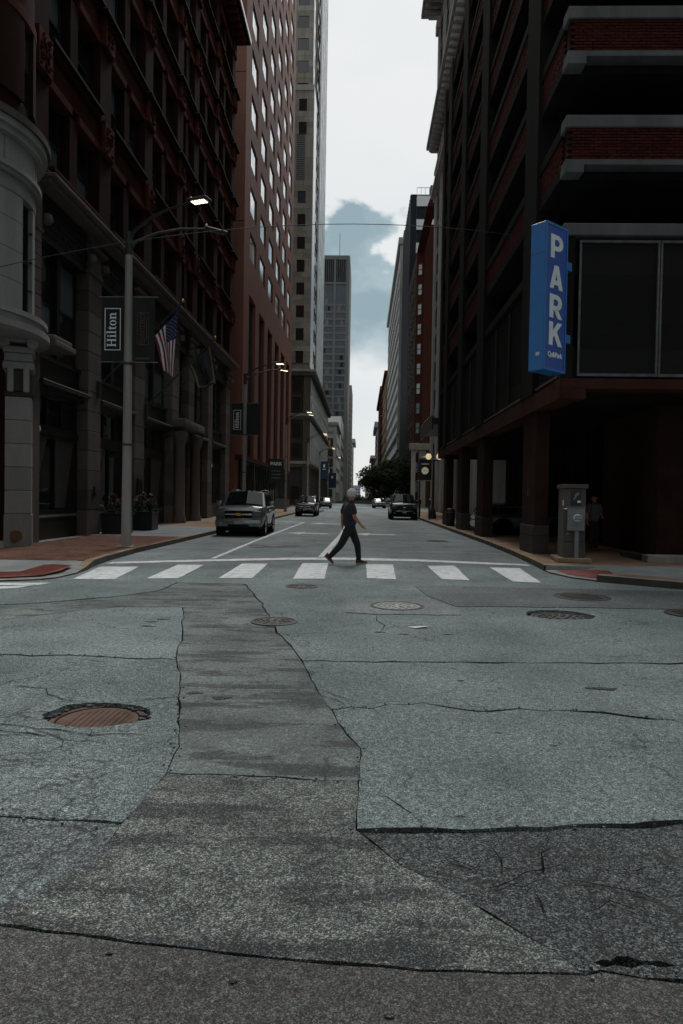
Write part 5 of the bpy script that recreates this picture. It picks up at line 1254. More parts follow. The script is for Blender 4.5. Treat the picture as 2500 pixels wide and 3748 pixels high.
fl = flag('striped_flag', 'red and white striped flag with starred blue corner hanging by the near lamp post', us, 39, 30, lambda s_, t: 2 if (s_ < 7 / 13 and t < .40) else (int(s_ * 13) % 2), [cloth_r, cloth_w, cloth_b])
sb = bmesh.new()
for r_ in range(9):
    for c in range(6 if r_ % 2 == 0 else 5):
        s_, t = (r_ + .9) / 9.8 * 7 / 13, (.035 + (c + (.5 if r_ % 2 else 0)) * .064)
        p = us(s_, t); ang = [2 * math.pi * k / 10 for k in range(10)]
        vv = [sb.verts.new((p.x + (.014 if k % 2 == 0 else .006) * math.sin(a), p.y - .012, p.z + (.014 if k % 2 == 0 else .006) * math.cos(a))) for k, a in enumerate(ang)]
        sb.faces.new(vv)
link('stars', bm_mesh('stars', sb, cloth_w), fl)['kind'] = 'stuff'
dkf = lambda s_, t: fpt(s_, t, (-6.98, 8.45), (-7.95, 7.45), (-6.72, 6.72), (-7.45, 6.45), 30.96, .16)
def dkpick(s_, t):
    e = min(s_, 1 - s_, 1 - t)
    if .06 < e < .10: return 1
    if .45 < s_ < .58 and .3 < t < .8 and (int(t * 24) % 2): return 1
    return 0
flag('dark_flag', 'black flag with thin gold border hanging from the second slanting pole', dkf, 40, 40, dkpick, [cloth_k, cloth_y])
# wire across the street, dome cameras, door lamp
cab = []
for i in range(25):
    t = i / 24; cab.append((-10.6 + 17.5 * t, 17.2 + 4.6 * t, 7.05 + 2.55 * t + 4.2 * t * (1 - t)))
tag(tube('overhead_cable', cab, .011, pole_bk, None, 5), 'thin black cable strung across the street above the lamp arms', 'cable')
def dome(label, x, y, z):
    o = root('dome_camera', label, 'camera', (x, y, z)); B('wall_plate', -.02, .02, -.06, .06, -.06, .08, white_p, o, rel=True); tube('arm', [(.02, 0, .03), (.16, -.03, .03), (.2, -.04, -.02)], .016, white_p, o, 8, rel=True)
    lathe('dome', [(.03, 0), (.055, -.03), (.09, -.1), (.09, -.19), (.06, -.22)], white_p, o, (.2, -.04, 0), n=14, rel=True)
dome('small white dome camera on the nearest shop window frame', -10.3, 21.0, 3.78); dome('small white dome camera between the far granite piers', -10.2, 44.9, 3.7)
kp = root('intercom_box', 'small black intercom box on the second granite pier', 'intercom', (FX, 25.1, 1.75)); B('case', .0, .06, -.07, .07, -.18, .18, shopfront, kp, .01, rel=True); B('screen', .06, .064, -.05, .05, -.03, .06, steel, kp, rel=True)
mb = root('menu_board', 'dark menu board on the third granite pier', 'sign board', (FX, 30.2, 1.6)); B('case', 0, .07, -.3, .3, -.75, .75, shopfront, mb, .01, rel=True); B('sheet', .07, .074, -.24, .24, -.66, .66, conc_dark, mb, rel=True)
# planters
leafm = plain('leaf_dark', (.022, .034, .014), .9, .5, 9, .2, 30); leafr = plain('leaf_red', (.045, .010, .010), .6, .4, 9, .2, 30)
def leaves(bm, c, rx, ry, rz_, n, s_, r, shell=.35):
    for _ in range(n):
        while True:
            p = Vector((r.uniform(-1, 1), r.uniform(-1, 1), r.uniform(-1, 1)))
            if shell < p.length < 1: break
        q = Vector((c[0] + p.x * rx, c[1] + p.y * ry, c[2] + p.z * rz_)); a = Vector((r.gauss(0, 1), r.gauss(0, 1), r.gauss(0, .6))).normalized(); b = a.orthogonal().normalized()
        k = s_ * r.uniform(.6, 1.4)
        bm.faces.new([bm.verts.new(q + a * k), bm.verts.new(q + b * k * .45), bm.verts.new(q - a * k), bm.verts.new(q - b * k * .45)])
def planter(label, x, y, seed):
    o = root('flower_planter', label, 'planter', (x, y, .14)); B('box', -.45, .45, -.45, .45, 0, .72, iron, o, .02, rel=True); B('rim', -.48, .48, -.48, .48, .721, .78, shopfront, o, .01, rel=True)
    r = random.Random(seed)
    bm = bmesh.new()
    for _ in range(9): leaves(bm, (r.uniform(-.4, .4), r.uniform(-.4, .4), r.uniform(.8, 1.2)), .25, .25, .2, 70, .06, r, 0)
    link('foliage', bm_mesh('foliage', bm, leafm), o, rel=True); bm = bmesh.new()
    for _ in range(6): leaves(bm, (r.uniform(-.35, .35), r.uniform(-.35, .35), r.uniform(1.15, 1.5)), .14, .14, .16, 30, .06, r, 0)
    link('blossom', bm_mesh('blossom', bm, leafr), o, rel=True)
planter('black box planter of red flowers left of the near lamp post', -9.35, 25.9, 2); planter('black box planter of red flowers right of the near lamp post', -9.2, 28.7, 3)
# ------------------------------------------------------------------ electric meter cabinet
mc = root('meter_cabinet', 'brown metal meter cabinet with grey meter box on the right corner', 'meter cabinet', (5.36, 17.55, .14), rad(-7))
cab_m = plain('cabinet_brown', (.085, .075, .070), .6, .25, 2, .1, 40); meter_g = plain('meter_grey', (.20, .225, .235), .5, .15, 4, .08, 40)
B('plinth', -.42, .40, -.5, .7, 0, .12, kerbstone, mc, .02, rel=True)
B('cabinet_lower', -.27, .27, -.3, .52, .12, .52, cab_m, mc, .01, rel=True); B('cabinet_upper', -.265, .265, -.295, .52, .525, 1.85, cab_m, mc, .01, rel=True); B('cabinet_top', -.31, .31, -.36, .56, 1.855, 1.96, cab_m, mc, .012, rel=True)
B('window_recess', -.10, .15, -.303, -.296, 1.42, 1.80, shopfront, mc, rel=True); B('notice', .06, .14, -.308, -.304, 1.50, 1.55, print_w, mc, rel=True)
stk = prism('sticker', [(-.06, -.08), (-.03, -.1), (.03, .02), (.09, .04), (.07, .1), (.0, .08)], -.002, .002, meter_g, mc); stk.rotation_euler = (rad(90), 0, 0); stk.location = (.02, -.309, 1.66)
B('meter_box', -.18, .22, -.45, -.302, .80, 1.38, meter_g, mc, .012, rel=True); B('box_lip', -.2, .24, -.46, -.3, 1.381, 1.40, meter_g, mc, rel=True)
lathe('meter_dial', [(.1, 0), (.1, -.05), (.085, -.09), (.02, -.1)], white_p, mc, (.04, -.45, 1.12), n=20, axis='y', rel=True)
B('dial_band', -.04, .12, -.556, -.548, 1.08, 1.11, blue_d, mc, rel=True); B('dial_band', -.03, .11, -.556, -.548, 1.14, 1.165, shopfront, mc, rel=True)
tube('conduit', [(.05, -.38, .80), (.05, -.38, .12)], .05, meter_g, mc, 10, rel=True); B('latch', -.27, -.19, -.42, -.30, 1.33, 1.36, alum, mc, .005, rel=True); B('hinge', -.285, -.27, -.28, -.25, 1.42, 1.56, alum, mc, rel=True); B('handle', .266, .29, -.05, .0, .9, 1.1, alum, mc, rel=True)
lathe('round_tag', [(.03, 0), (.03, -.004)], steel, mc, (-.16, -.301, .72), n=12, axis='y', rel=True)
# ------------------------------------------------------------------ clock post, lamps, meters on the right
warm = emit('warm_globe', (1.0, .80, .45), .55)
cp = root('clock_post', 'black post clock with pale round dial on the right pavement', 'clock', (4.78, 52.6, .14))
for dx in (-.38, .38): tube('leg', [(dx, 0, 0), (dx, 0, 2.9)], .06, pole_bk, cp, 8, rel=True)
B('case', -.5, .5, -.2, .2, 2.9, 4.45, pole_bk, cp, .04, rel=True); B('sill', -.6, .6, -.26, .26, 2.84, 2.899, limestone_w, cp, rel=True); lathe('dome', [(.48, 0), (.4, .16), (.2, .27), (.02, .3)], pole_bk, cp, (0, 0, 4.45), n=14, rel=True)
dial = emit('clock_dial', (.55, .50, .38), .28)
lathe('dial', [(.27, 0), (.27, -.03), (.25, -.035)], dial, cp, (0, -.2, 3.62), n=24, axis='y', rel=True); B('hand', -.012, .2, -.245, -.24, 3.61, 3.63, shopfront, cp, rel=True); B('hand', -.15, .0, -.25, -.246, 3.6, 3.63, shopfront, cp, rel=True); B('name_plate', -.3, .3, -.21, -.201, 4.1, 4.17, print_w, cp, rel=True)
gp = root('globe_lamp', 'black ornamental lamp post with two warm globes beside the clock', 'street lamp', (5.36, 51.7, .14))
tube('pole', [(0, 0, 0), (0, 0, .6), (0, 0, .8), (0, 0, 4.4)], [.3, .2, .11, .08], pole_bk, gp, 12, rel=True); tube('cross_arm', [(-.42, 0, 4.4), (.42, 0, 4.4)], .05, pole_bk, gp, 8, rel=True)
for dx in (-.40, .40): lathe('globe', [(.08, 0), (.2, .12), (.22, .26), (.15, .42), (.03, .52)], warm, gp, (dx, 0, 4.44), n=16, rel=True); lathe('globe_cap', [(.16, .42), (.05, .56), (.01, .66)], pole_bk, gp, (dx, 0, 4.46), n=12, rel=True)
def meter(label, x, y):
    o = root('parking_meter', label, 'parking meter', (x, y, .14)); tube('post', [(0, 0, 0), (0, 0, 1.05)], .035, pole_bk, o, 8, rel=True); B('head', -.09, .09, -.07, .07, 1.05, 1.4, pole_bk, o, .04, rel=True); lathe('cap', [(.09, 0), (.07, .06), (.01, .09)], steel, o, (0, 0, 1.4), n=10, rel=True)
meter('parking meter at the right kerb in front of the clock post', 4.72, 47.8); meter('parking meter beside the black pickup bumper', 4.72, 55.5); meter('parking meter on the left kerb past the silver SUV', -6.6, 38)
rs_ = root('parking_board', 'dark board sign with pale lettering low on the brick tower pavement', 'sign', (-7.5, 58.5, .14)); tube('post', [(0, 0, 0), (0, 0, 4.9)], .05, pole_bk, rs_, 8, rel=True)
B('board', -.55, .75, -.08, .08, 2.6, 4.7, shopfront, rs_, .02, rel=True); o = link('lettering', text_mesh('PARK', .42, print_w, .01), rs_, (.1, -.085, 4.25), rel=True); o.rotation_euler = (rad(90), 0, 0)
for q in range(3): B('small_line', -.3, .5, -.088, -.082, 3.6 - q * .3, 3.68 - q * .3, steel, rs_, rel=True)
tb = root('litter_bin', 'round black litter bin beside the fourth arcade column', 'bin', (4.98, 38.6, .14)); lathe('body', [(.2, 0), (.26, .1), (.28, .8), (.22, .95), (.05, 1.0)], pole_bk, tb, n=16, rel=True); lathe('band', [(.285, .75), (.285, .8)], steel, tb, n=16, rel=True)
# ------------------------------------------------------------------ vehicles
def carpaint(name, col, rough=.25):
    g = G(name); g.b.inputs['Coat Weight'].default_value = .7; g.b.inputs['Coat Roughness'].default_value = .05
    n = g.noise(2, 3); return g.done(g.ramp(n, [(.3, dim(col, .9)), (.7, dim(col, 1.1))]), rough, .55, .5)
silver = carpaint('paint_silver', (.15, .166, .172)); black_p = carpaint('paint_black', (.012, .014, .017)); navy_p = carpaint('paint_navy', (.03, .035, .045))
chrome = plain('chrome', (.55, .57, .58), .15, .1, 6, .02, 40, metal=1.0); rubber = plain('rubber', (.012, .012, .012), .85, .3, 12, .2, 60); trim = plain('trim_black', (.006, .006, .0065), .6, .2, 8, .05, 60, spec=.12)
lens = glassmat('headlamp_lens', (.10, .11, .115), .08, .004, 12, .7); wind = glassmat('windscreen', (.006, .008, .010), .02, .002, 2, .35); plate_m = plain('number_plate', (.30, .31, .31), .5, .1, 10, .02, 60); tailm = plain('tail_lamp', (.16, .01, .01), .3, .1, 10, .02, 40)
def loft(secs):
    """sections of half profiles (x, z) at y, mirrored and closed"""
    vs_, fs = [], []; n = len(secs[0][1]); m = 2 * n
    for y, pr in secs: vs_ += [(x, y, z) for x, z in pr] + [(-x, y, z) for x, z in reversed(pr)]
    for i in range(len(secs) - 1):
        for k in range(m): k2 = (k + 1) % m; fs.append((i * m + k, i * m + k2, (i + 1) * m + k2, (i + 1) * m + k))
    fs.append(tuple(reversed(range(m)))); fs.append(tuple(range((len(secs) - 1) * m, len(secs) * m)))
    return vs_, fs
def shell(name, secs, mat, par, ang=32):
    vs_, fs = loft(secs); me = pmesh(name, vs_, fs, mat); bm = bmesh.new(); bm.from_mesh(me)
    bmesh.ops.remove_doubles(bm, verts=bm.verts, dist=.0005); bmesh.ops.recalc_face_normals(bm, faces=bm.faces)
    bm.to_mesh(me); bm.free(); smooth(me, ang); return link(name, me, par, rel=True)
def quad(name, pts, mat, par, t=.012):
    p = [Vector(q) for q in pts]; nrm = (p[1] - p[0]).cross(p[2] - p[0]).normalized() * t
    vs_ = p + [q - nrm for q in p]; n = len(p)
    return link(name, pmesh(name, vs_, [tuple(range(n)), tuple(reversed(range(n, 2 * n)))] + [(i, n + i, n + (i + 1) % n, (i + 1) % n) for i in range(n)], mat), par, rel=True)
def car(name, label, cat, x, y, rz, pm_, style, L_=5.1, W_=2.0, H_c=1.9):
    """front faces -y in its own frame"""
    o = root(name, label, cat, (x, y, 0), rz, 'vehicles parked along the kerbs'); hw = W_ / 2; hl = L_ / 2; k = H_c / 1.9
    belt = 1.22 * k; cowl = -hl + L_ * .28
    def pr(w_, zb, zm, zt, c): return [(0, zb), (w_ * .86, zb), (w_ * .985, zb + .14), (w_, zb + .34), (w_, zm - .12), (w_ * .975, zm), (w_ * .90, zt), (w_ * .5, zt + c * .7), (0, zt + c)]
    hood = 1.17 * k
    shell('body', [(-hl, pr(hw * .86, .46, hood - .2, hood - .12, .01)), (-hl + .05, pr(hw * .93, .40, hood - .12, hood - .05, .02)), (-hl + .22, pr(hw * .97, .36, hood - .09, hood, .035)), (-hl + .55, pr(hw, .34, hood - .06, hood + .03, .05)), (cowl, pr(hw, .34, belt - .1, belt - .03, .04)),
                   (cowl + .25, pr(hw, .32, belt - .05, belt, .02)), (hl - .5, pr(hw, .32, belt - .05, belt, .02)), (hl - .12, pr(hw * .98, .36, belt - .05, belt, .02)), (hl, pr(hw * .92, .45, belt - .1, belt - .04, .02))], pm_, o)
    # cabin
    bx, tx = hw * .92, hw * .765; yb0, yb1, yt0, yt1 = cowl - .02, hl - .10, cowl + .66, hl - .28; zt = H_c - .12
    def cp_(y, w0, w1, z0, z1): return [(0, z0), (w0, z0), ((w0 * .45 + w1 * .55), z0 + (z1 - z0) * .55), (w1, z1), (w1 * .85, z1 + .05), (0, z1 + .075)]
    e = .012
    shell('cabin', [(yb0, cp_(0, bx, bx * .995, belt - .04, belt - .03)), (yt0, cp_(0, bx, tx, belt - .04, zt)), ((yt0 + yt1) / 2, cp_(0, bx, tx, belt - .04, zt + .02)), (yt1, cp_(0, bx, tx, belt - .04, zt)), (yb1, cp_(0, bx, bx * .97, belt - .04, belt + .12))], pm_, o)
    zb = belt + .01
    def ws(u, v_):  # point on the windscreen plane
        w_ = (bx - .10) + (tx - .06 - bx + .10) * v_; return (u * w_, yb0 + (yt0 - yb0) * v_ - .03 * (1 - u * u) - .015, zb + (zt + .01 - zb) * v_ + .02 + .075 * (1 - u * u))
    nx_, nz_ = 8, 5; vs_ = [ws(-1 + 2 * i / nx_, .03 + .93 * j / nz_) for j in range(nz_ + 1) for i in range(nx_ + 1)]
    link('windscreen', pmesh('windscreen', vs_, [(j * (nx_ + 1) + i, j * (nx_ + 1) + i + 1, (j + 1) * (nx_ + 1) + i + 1, (j + 1) * (nx_ + 1) + i) for j in range(nz_) for i in range(nx_)], wind, 60), o, rel=True)
    for s_ in (-1, 1):
        sx = lambda z: s_ * ((bx + (tx - bx) * (z - belt) / (zt - belt)) + .012)
        za, zc = belt + .06, zt - .07; yy = [cowl + .5, cowl + 1.38, cowl + 2.3, hl - .42]
        for i in range(3):
            a, b = yy[i] + .05, yy[i + 1] - .05; tilt = .50 if i == 0 else 0; t2 = -.22 if i == 2 else 0
            pts = [(sx(za), a - .30 * (i == 0), za), (sx(za), b, za), (sx(zc), b + t2, zc), (sx(zc), a + .22 * (i == 0), zc)]
            quad('side_window', pts if s_ > 0 else list(reversed(pts)), wind, o)
        for yw in (-hl + .98, hl - 1.15):
            wh = lathe('wheel', [(.2, -.13), (.36, -.13), (.39, -.09), (.39, .09), (.36, .13), (.2, .13)], rubber, o, (s_ * (hw - .13), yw, .39), n=26, axis='x', rel=True)
            lathe('rim', [(.03, -.02), (.1, .0), (.25, -.02), (.265, .01), (.265, -.02)] if 0 else [(.02, 0), (.08, .01), (.24, -.02), (.26, .02)], chrome if style != 'pickup' else trim, wh, (s_ * .11, 0, 0), n=16, axis='x', rel=True)
            lathe('wheel_arch', [(.47, -.02), (.47, .02), (.40, .02), (.40, -.02)], trim, o, (s_ * (hw - .005), yw, .41), n=26, axis='x', rel=True)
        mi = B('mirror', -.13, .13, -.09, .09, -.09, .09, pm_, o, .05, rel=True); mi.location = (s_ * (hw + .13), cowl + .42, belt + .12)
        B('mirror_arm', -.08, .08, -.03, .03, -.025, .025, trim, o, rel=True).location = (s_ * (hw - .01), cowl + .44, belt + .03)
        hx0, hx1 = (hw * .58, hw * .93)
        hl_ = B('headlight', -(hx1 - hx0) / 2, (hx1 - hx0) / 2, -.06, .1, -.12, .11, lens, o, .03, rel=True); hl_.location = (s_ * (hx0 + hx1) / 2, -hl - .005 + .05, hood - .24); hl_.rotation_euler = (0, 0, s_ * rad(14))
        lathe('fog_lamp', [(.06, 0), (.06, -.03), (.02, -.035)], lens, o, (s_ * hw * .72, -hl - .105, .52), n=12, axis='y', rel=True)
        B('tail_lamp', -.08, .08, -.03, .03, -.2, .2, tailm, o, .02, rel=True).location = (s_ * hw * .86, hl - .02, belt - .18)
        B('door_handle', -.012, .012, -.1, .1, -.018, .018, chrome, o, rel=True).location = (s_ * (hw + .012), cowl + 1.2, belt - .16)
        B('side_step', -.06, .06, -1.3, 1.2, -.03, .03, trim, o, .01, rel=True).location = (s_ * (hw - .02), 0, .36)
    gw = hw * .56
    if style == 'suv':
        B('grille', -gw, gw, -hl - .035, -hl + .06, hood - .42, hood - .13, trim, o, .02, rel=True); B('grille_bar', -gw + .01, gw - .01, -hl - .06, -hl - .036, hood - .30, hood - .235, chrome, o, .012, rel=True); B('grille_frame', -gw - .03, gw + .03, -hl - .05, -hl + .02, hood - .129, hood - .10, chrome, o, .008, rel=True)
        em = prism('badge', [(-.15, -.012), (-.085, -.045), (-.05, -.045), (-.045, -.06), (.055, -.06), (.05, -.045), (.11, -.045), (.15, -.012), (.15, .012), (.085, .045), (.05, .045), (.045, .06), (-.055, .06), (-.05, .045), (-.11, .045), (-.15, .012)], -.008, .008, goldball, o); em.location = (0, -hl - .07, hood - .268); em.rotation_euler = (rad(90), 0, 0)
    else:
        B('grille', -gw - .05, gw + .05, -hl - .04, -hl + .06, hood - .5, hood - .12, trim, o, .03, rel=True)
        for q in range(3): B('grille_bar', -gw, gw, -hl - .05, -hl - .041, hood - .42 + q * .1, hood - .405 + q * .1, steel, o, rel=True)
        B('badge', -.1, .1, -hl - .06, -hl - .051, hood - .31, hood - .25, chrome, o, .004, rel=True)
    bmp = B('bumper', -hw * .95, hw * .95, -hl - .10, -hl + .3, .40, .70, pm_ if style == 'suv' else trim, o, .07, rel=True)
    B('bumper_strip', -hw * .62, hw * .62, -hl - .112, -hl - .101, .655, .68, chrome, bmp, .004, rel=True).location = (0, -.21, .12)
    B('lower_grille', -hw * .42, hw * .42, -hl - .106, -hl - .1, .42, .50, trim, o, rel=True); B('number_plate', -.16, .16, -hl - .115, -hl - .107, .515, .635, plate_m, o, rel=True)
    B('underbody', -hw * .8, hw * .8, -hl + .3, hl - .3, .22, .36, trim, o, rel=True); B('wiper', -.5, .1, yb0 - .03, yb0 - .01, zb + .02, zb + .035, trim, o, rel=True)
    for s_ in (-1, 1): tube('roof_rail', [(s_ * tx * .86, yt0 + .1, zt + .06), (s_ * tx * .86, yt0 + .2, zt + .13), (s_ * tx * .86, yt1 - .2, zt + .13), (s_ * tx * .86, yt1 - .05, zt + .06)], .018, chrome if style == 'suv' else trim, o, 6, rel=True)
    for q in range(4): B('roof_lamp', -.06, .06, -.02, .02, -.012, .014, chrome, o, .006, rel=True).location = (-.36 + q * .24, yt0 + .02, zt + .085)
    return o
car('silver_suv', 'silver grey SUV parked by the left kerb facing the viewer', 'car', -5.05, 30.1, rad(1.5), silver, 'suv')
car('dark_suv', 'dark SUV parked far on the left in front of the brick tower', 'car', -4.62, 58.2, 0, navy_p, 'suv', 5.0, 1.72, 1.72)
car('black_pickup', 'large black pickup parked at the right kerb below the clock', 'car', 3.2, 54.0, 0, black_p, 'pickup', 5.4, 2.06, 1.98)
car('silver_sedan', 'small silver car parked far on the right under the trees', 'car', 2.6, 104, rad(4), silver, 'suv', 4.6, 1.8, 1.5)
car('dark_sedan', 'dark car standing far on the left beyond the walking man', 'car', -5.2, 96, 0, navy_p, 'suv', 4.6, 1.8, 1.5)
car('garage_car', 'car standing in the shade of the garage arcade between the columns', 'car', 7.3, 31, rad(90), silver, 'suv', 4.5, 1.8, 1.5)
# ------------------------------------------------------------------ people
skin_m = plain('skin', (.36, .16, .10), .6, .12, 10, .05, 60); shirt_m = plain('shirt', (.017, .0195, .026), .9, .25, 8, .4, 70); trouser_m = plain('trousers', (.010, .0105, .012), .9, .25, 8, .4, 60); hair_m = plain('grey_hair', (.50, .50, .485), .85, .35, 26, .6, 120); shoe_m = plain('shoe_brown', (.055, .022, .014), .55, .3, 20, .2, 60); sole_m = plain('sole_tan', (.24, .13, .045), .8, .2, 20, .1, 60)
def skinned(name, verts, edges, radii, mat, par, sub=2):
    me = bpy.data.meshes.new(name); me.from_pydata([tuple(v) for v in verts], edges, []); o = link(name, me, par, rel=True)
    md = o.modifiers.new('skin', 'SKIN'); md.use_smooth_shade = True; md.branch_smoothing = .5
    for i, r in enumerate(radii):
        sv = me.skin_vertices[0].data[i]; sv.radius = r if isinstance(r, tuple) else (r, r); sv.use_root = (i == 0)
    sd_ = o.modifiers.new('sub', 'SUBSURF'); sd_.levels = sub; sd_.render_levels = sub
    bpy.context.view_layer.update()
    m2 = bpy.data.meshes.new_from_object(o.evaluated_get(bpy.context.evaluated_depsgraph_get())); o.modifiers.clear(); o.data = m2; bpy.data.meshes.remove(me)
    m2.materials.clear(); m2.materials.append(mat)
    for p_ in m2.polygons: p_.use_smooth = True
    return o
def person(label, x, y, z0, rz, J, hairmat, shirt, trousers, headturn=0.0, sc=1.0):
    o = root('person', label, 'person', (x, y, z0), rz); o.scale = (sc, sc, sc)
    V, Ed, Ra = [], [], []
    def add(p, r, prev=None):
        V.append(Vector(p)); Ra.append(r); i = len(V) - 1
        if prev is not None: Ed.append((prev, i))
        return i
    pel = add(J['pelvis'], .09); wst = add(J['waist'], .085, pel); cst = add(J['chest'], .065, wst); nb = add(J['neck'], .050, cst)
    hb = add(J['head0'], .07, nb); h1 = add(J['head1'], .100, hb); h2 = add(J['head2'], .094, h1)
    for s_ in ('n', 'f'):
        sh = add(J['sh' + s_], .046, cst); eb = add(J['el' + s_], .050, sh); wr = add(J['wr' + s_], .034, eb); kn = add(J['kn' + s_], .044, wr)
        d = (Vector(J['kn' + s_]) - Vector(J['wr' + s_])).normalized(); sd2 = d.cross(Vector((0, 1, 0.2))).normalized(); ax2 = d.cross(sd2).normalized()
        for q in range(4):
            b0 = Vector(J['kn' + s_]) + ax2 * (-.027 + .018 * q) + d * .012; ln_ = (.036, .041, .039, .031)[q]
            k1 = add(b0, .0095, kn); k2 = add(b0 + d * ln_ + sd2 * .010, .0088, k1); k3 = add(b0 + d * ln_ * 1.25 + sd2 * .036, .0080, k2)
        th = add(Vector(J['wr' + s_]) + d * .03 + ax2 * -.034 + sd2 * .012, .011, wr); add(Vector(J['wr' + s_]) + d * .075 + ax2 * -.036 + sd2 * .034, .009, th)
        hp = add(J['hip' + s_], .07, pel); ke = add(J['knee' + s_], .058, hp); ak = add(J['ank' + s_], .040, ke)
    skinned('body', V, Ed, Ra, skin_m, o)
    # face: nose, ears, eyes, mouth on the turned head
    hc = Vector(J['head1']); ht = Matrix.Rotation(headturn, 3, 'Z'); fw = ht @ Vector((0, -1, 0)); sdv = ht @ Vector((1, 0, 0))
    bm = bmesh.new()
    def ball(c, sx, sy, sz): bmesh.ops.create_icosphere(bm, subdivisions=2, radius=1, matrix=Matrix.Translation(c) @ ht.to_4x4() @ Matrix.Diagonal((sx, sy, sz, 1)))
    ball(hc + fw * .102 + Vector((0, 0, -.012)), .016, .026, .024)
    for s_ in (-1, 1): ball(hc + sdv * s_ * .092 + fw * -.005 + Vector((0, 0, -.005)), .012, .024, .034)
    link('nose_and_ears', bm_mesh('nose_and_ears', bm, skin_m, 60), o, rel=True)
    bm = bmesh.new()
    for s_ in (-1, 1): ball(hc + sdv * s_ * .034 + fw * .084 + Vector((0, 0, .02)), .013, .008, .008)
    ball(hc + fw * .084 + Vector((0, 0, -.055)), .026, .010, .006)
    link('eyes_and_mouth', bm_mesh('eyes_and_mouth', bm, trim, 60), o, rel=True)
    # hair: a rough cap over the back and top of the head, thin on the crown
    bm = bmesh.new(); bmesh.ops.create_icosphere(bm, subdivisions=4, radius=1)
    r = random.Random(5); kill = []
    for v_ in bm.verts:
        c = v_.co.copy(); f_ = c.dot(Vector((0, -1, 0)))
        n_s = 1 + r.uniform(-.035, .035) + .03 * math.sin(c.x * 9) * math.sin(c.z * 8)
        v_.co = Vector((c.x * .112 * n_s, c.y * .126 * n_s, c.z * .128 * n_s))
        crown = (c - Vector((-.15, .25, .95)).normalized()).length < .42
        if f_ > .42 + .3 * c.z or c.z < (-.62 if f_ < -.1 else -.3) + .16 * math.sin(c.x * 11 + c.y * 7) + r.uniform(-.08, .08): kill.append(v_)
    bmesh.ops.delete(bm, geom=kill, context='VERTS')
    hm = bm_mesh('hair', bm, hairmat, 80); ho = link('hair', hm, o, hc + Vector((0, 0, .022)) - fw * .012, rel=True); ho.rotation_euler = (0, 0, headturn)
    # clothes
    sv, se, sr = [], [], []
    def sadd(p, r_, prev=None):
        sv.append(Vector(p)); sr.append(r_); i = len(sv) - 1
        if prev is not None: se.append((prev, i))
        return i
    a0 = sadd(J['hem'], .200); a1 = sadd(J['waist'], .196, a0); a2 = sadd(J['chest'], .200, a1); a3 = sadd(Vector(J['neck']) - Vector((0, 0, .05)), .118, a2); sadd(Vector(J['neck']) + Vector((0, 0, .020)), .080, a3)
    for s_ in ('n', 'f'):
        s0 = sadd(J['sh' + s_], .092, a2); e0 = Vector(J['sh' + s_]); e1 = Vector(J['el' + s_]); m0 = sadd(e0.lerp(e1, .5), .092, s0); sadd(e0.lerp(e1, .92), .088, m0)
    skinned('shirt', sv, se, sr, shirt, o)
    sv, se, sr = [], [], []
    p0 = sadd(J['pelvis'], .150); sadd(J['waist'], .140, p0)
    for s_ in ('n', 'f'):
        hpv, kv, av = Vector(J['hip' + s_]), Vector(J['knee' + s_]), Vector(J['ank' + s_])
        h0 = sadd(hpv, .122, p0); h1_ = sadd(hpv.lerp(kv, .55), .100, h0); k0 = sadd(kv, .084, h1_); m0 = sadd(kv.lerp(av, .55), .070, k0); sadd(av - (kv - av).normalized() * .03, .060, m0)
    skinned('trousers', sv, se, sr, trousers, o)
    for s_ in ('n', 'f'):
        ak, toe, heel = Vector(J['ank' + s_]), Vector(J['toe' + s_]), Vector(J['heel' + s_]); u = (toe - heel).normalized(); up = Vector((0, 1, 0)).cross(u) * -1
        if up.z < 0: up = -up
        side_ = u.cross(up).normalized(); ln_ = (toe - heel).length
        def sole_ring(t, hw_, z): return [heel + u * (t * ln_) + side_ * hw_ + up * z, heel + u * (t * ln_) - side_ * hw_ + up * z]
        prof = [(0, .030), (.08, .038), (.3, .036), (.55, .044), (.75, .048), (.92, .036), (1.0, .014)]
        def body(z_of, z_lo, name, mat, shrink):
            vs_, fs = [], []
            for t, hw_ in prof:
                a = sole_ring(t, hw_ * shrink, z_lo); b = sole_ring(t, hw_ * shrink * (.86 if name == 'shoe' else 1), z_of(t)); c = heel + u * (t * ln_) + up * (z_of(t) * 1.06 + .002)
                vs_ += [a[0], a[1], b[1], c, b[0]]
            n5 = 5
            for i in range(len(prof) - 1):
                for k in range(n5): k2 = (k + 1) % n5; fs.append((i * n5 + k, i * n5 + k2, (i + 1) * n5 + k2, (i + 1) * n5 + k))
            fs += [tuple(reversed(range(n5))), tuple(range((len(prof) - 1) * n5, len(prof) * n5))]
            me = pmesh(name, vs_, fs, mat); bm = bmesh.new(); bm.from_mesh(me); bmesh.ops.recalc_face_normals(bm, faces=bm.faces); bm.to_mesh(me); bm.free(); smooth(me, 60); return me
        so_ = link('shoe', body(lambda t: .115 - .02 * t if t < .35 else max(.035, .108 - .105 * (t - .35) ** .9), .022, 'shoe', shoe_m, .97), o, rel=True)
        s2 = bpy.data.objects.new('sole', body(lambda t: .024, 0.0, 'sole', sole_m, 1.04)); C.objects.link(s2); s2.parent = so_
    return o
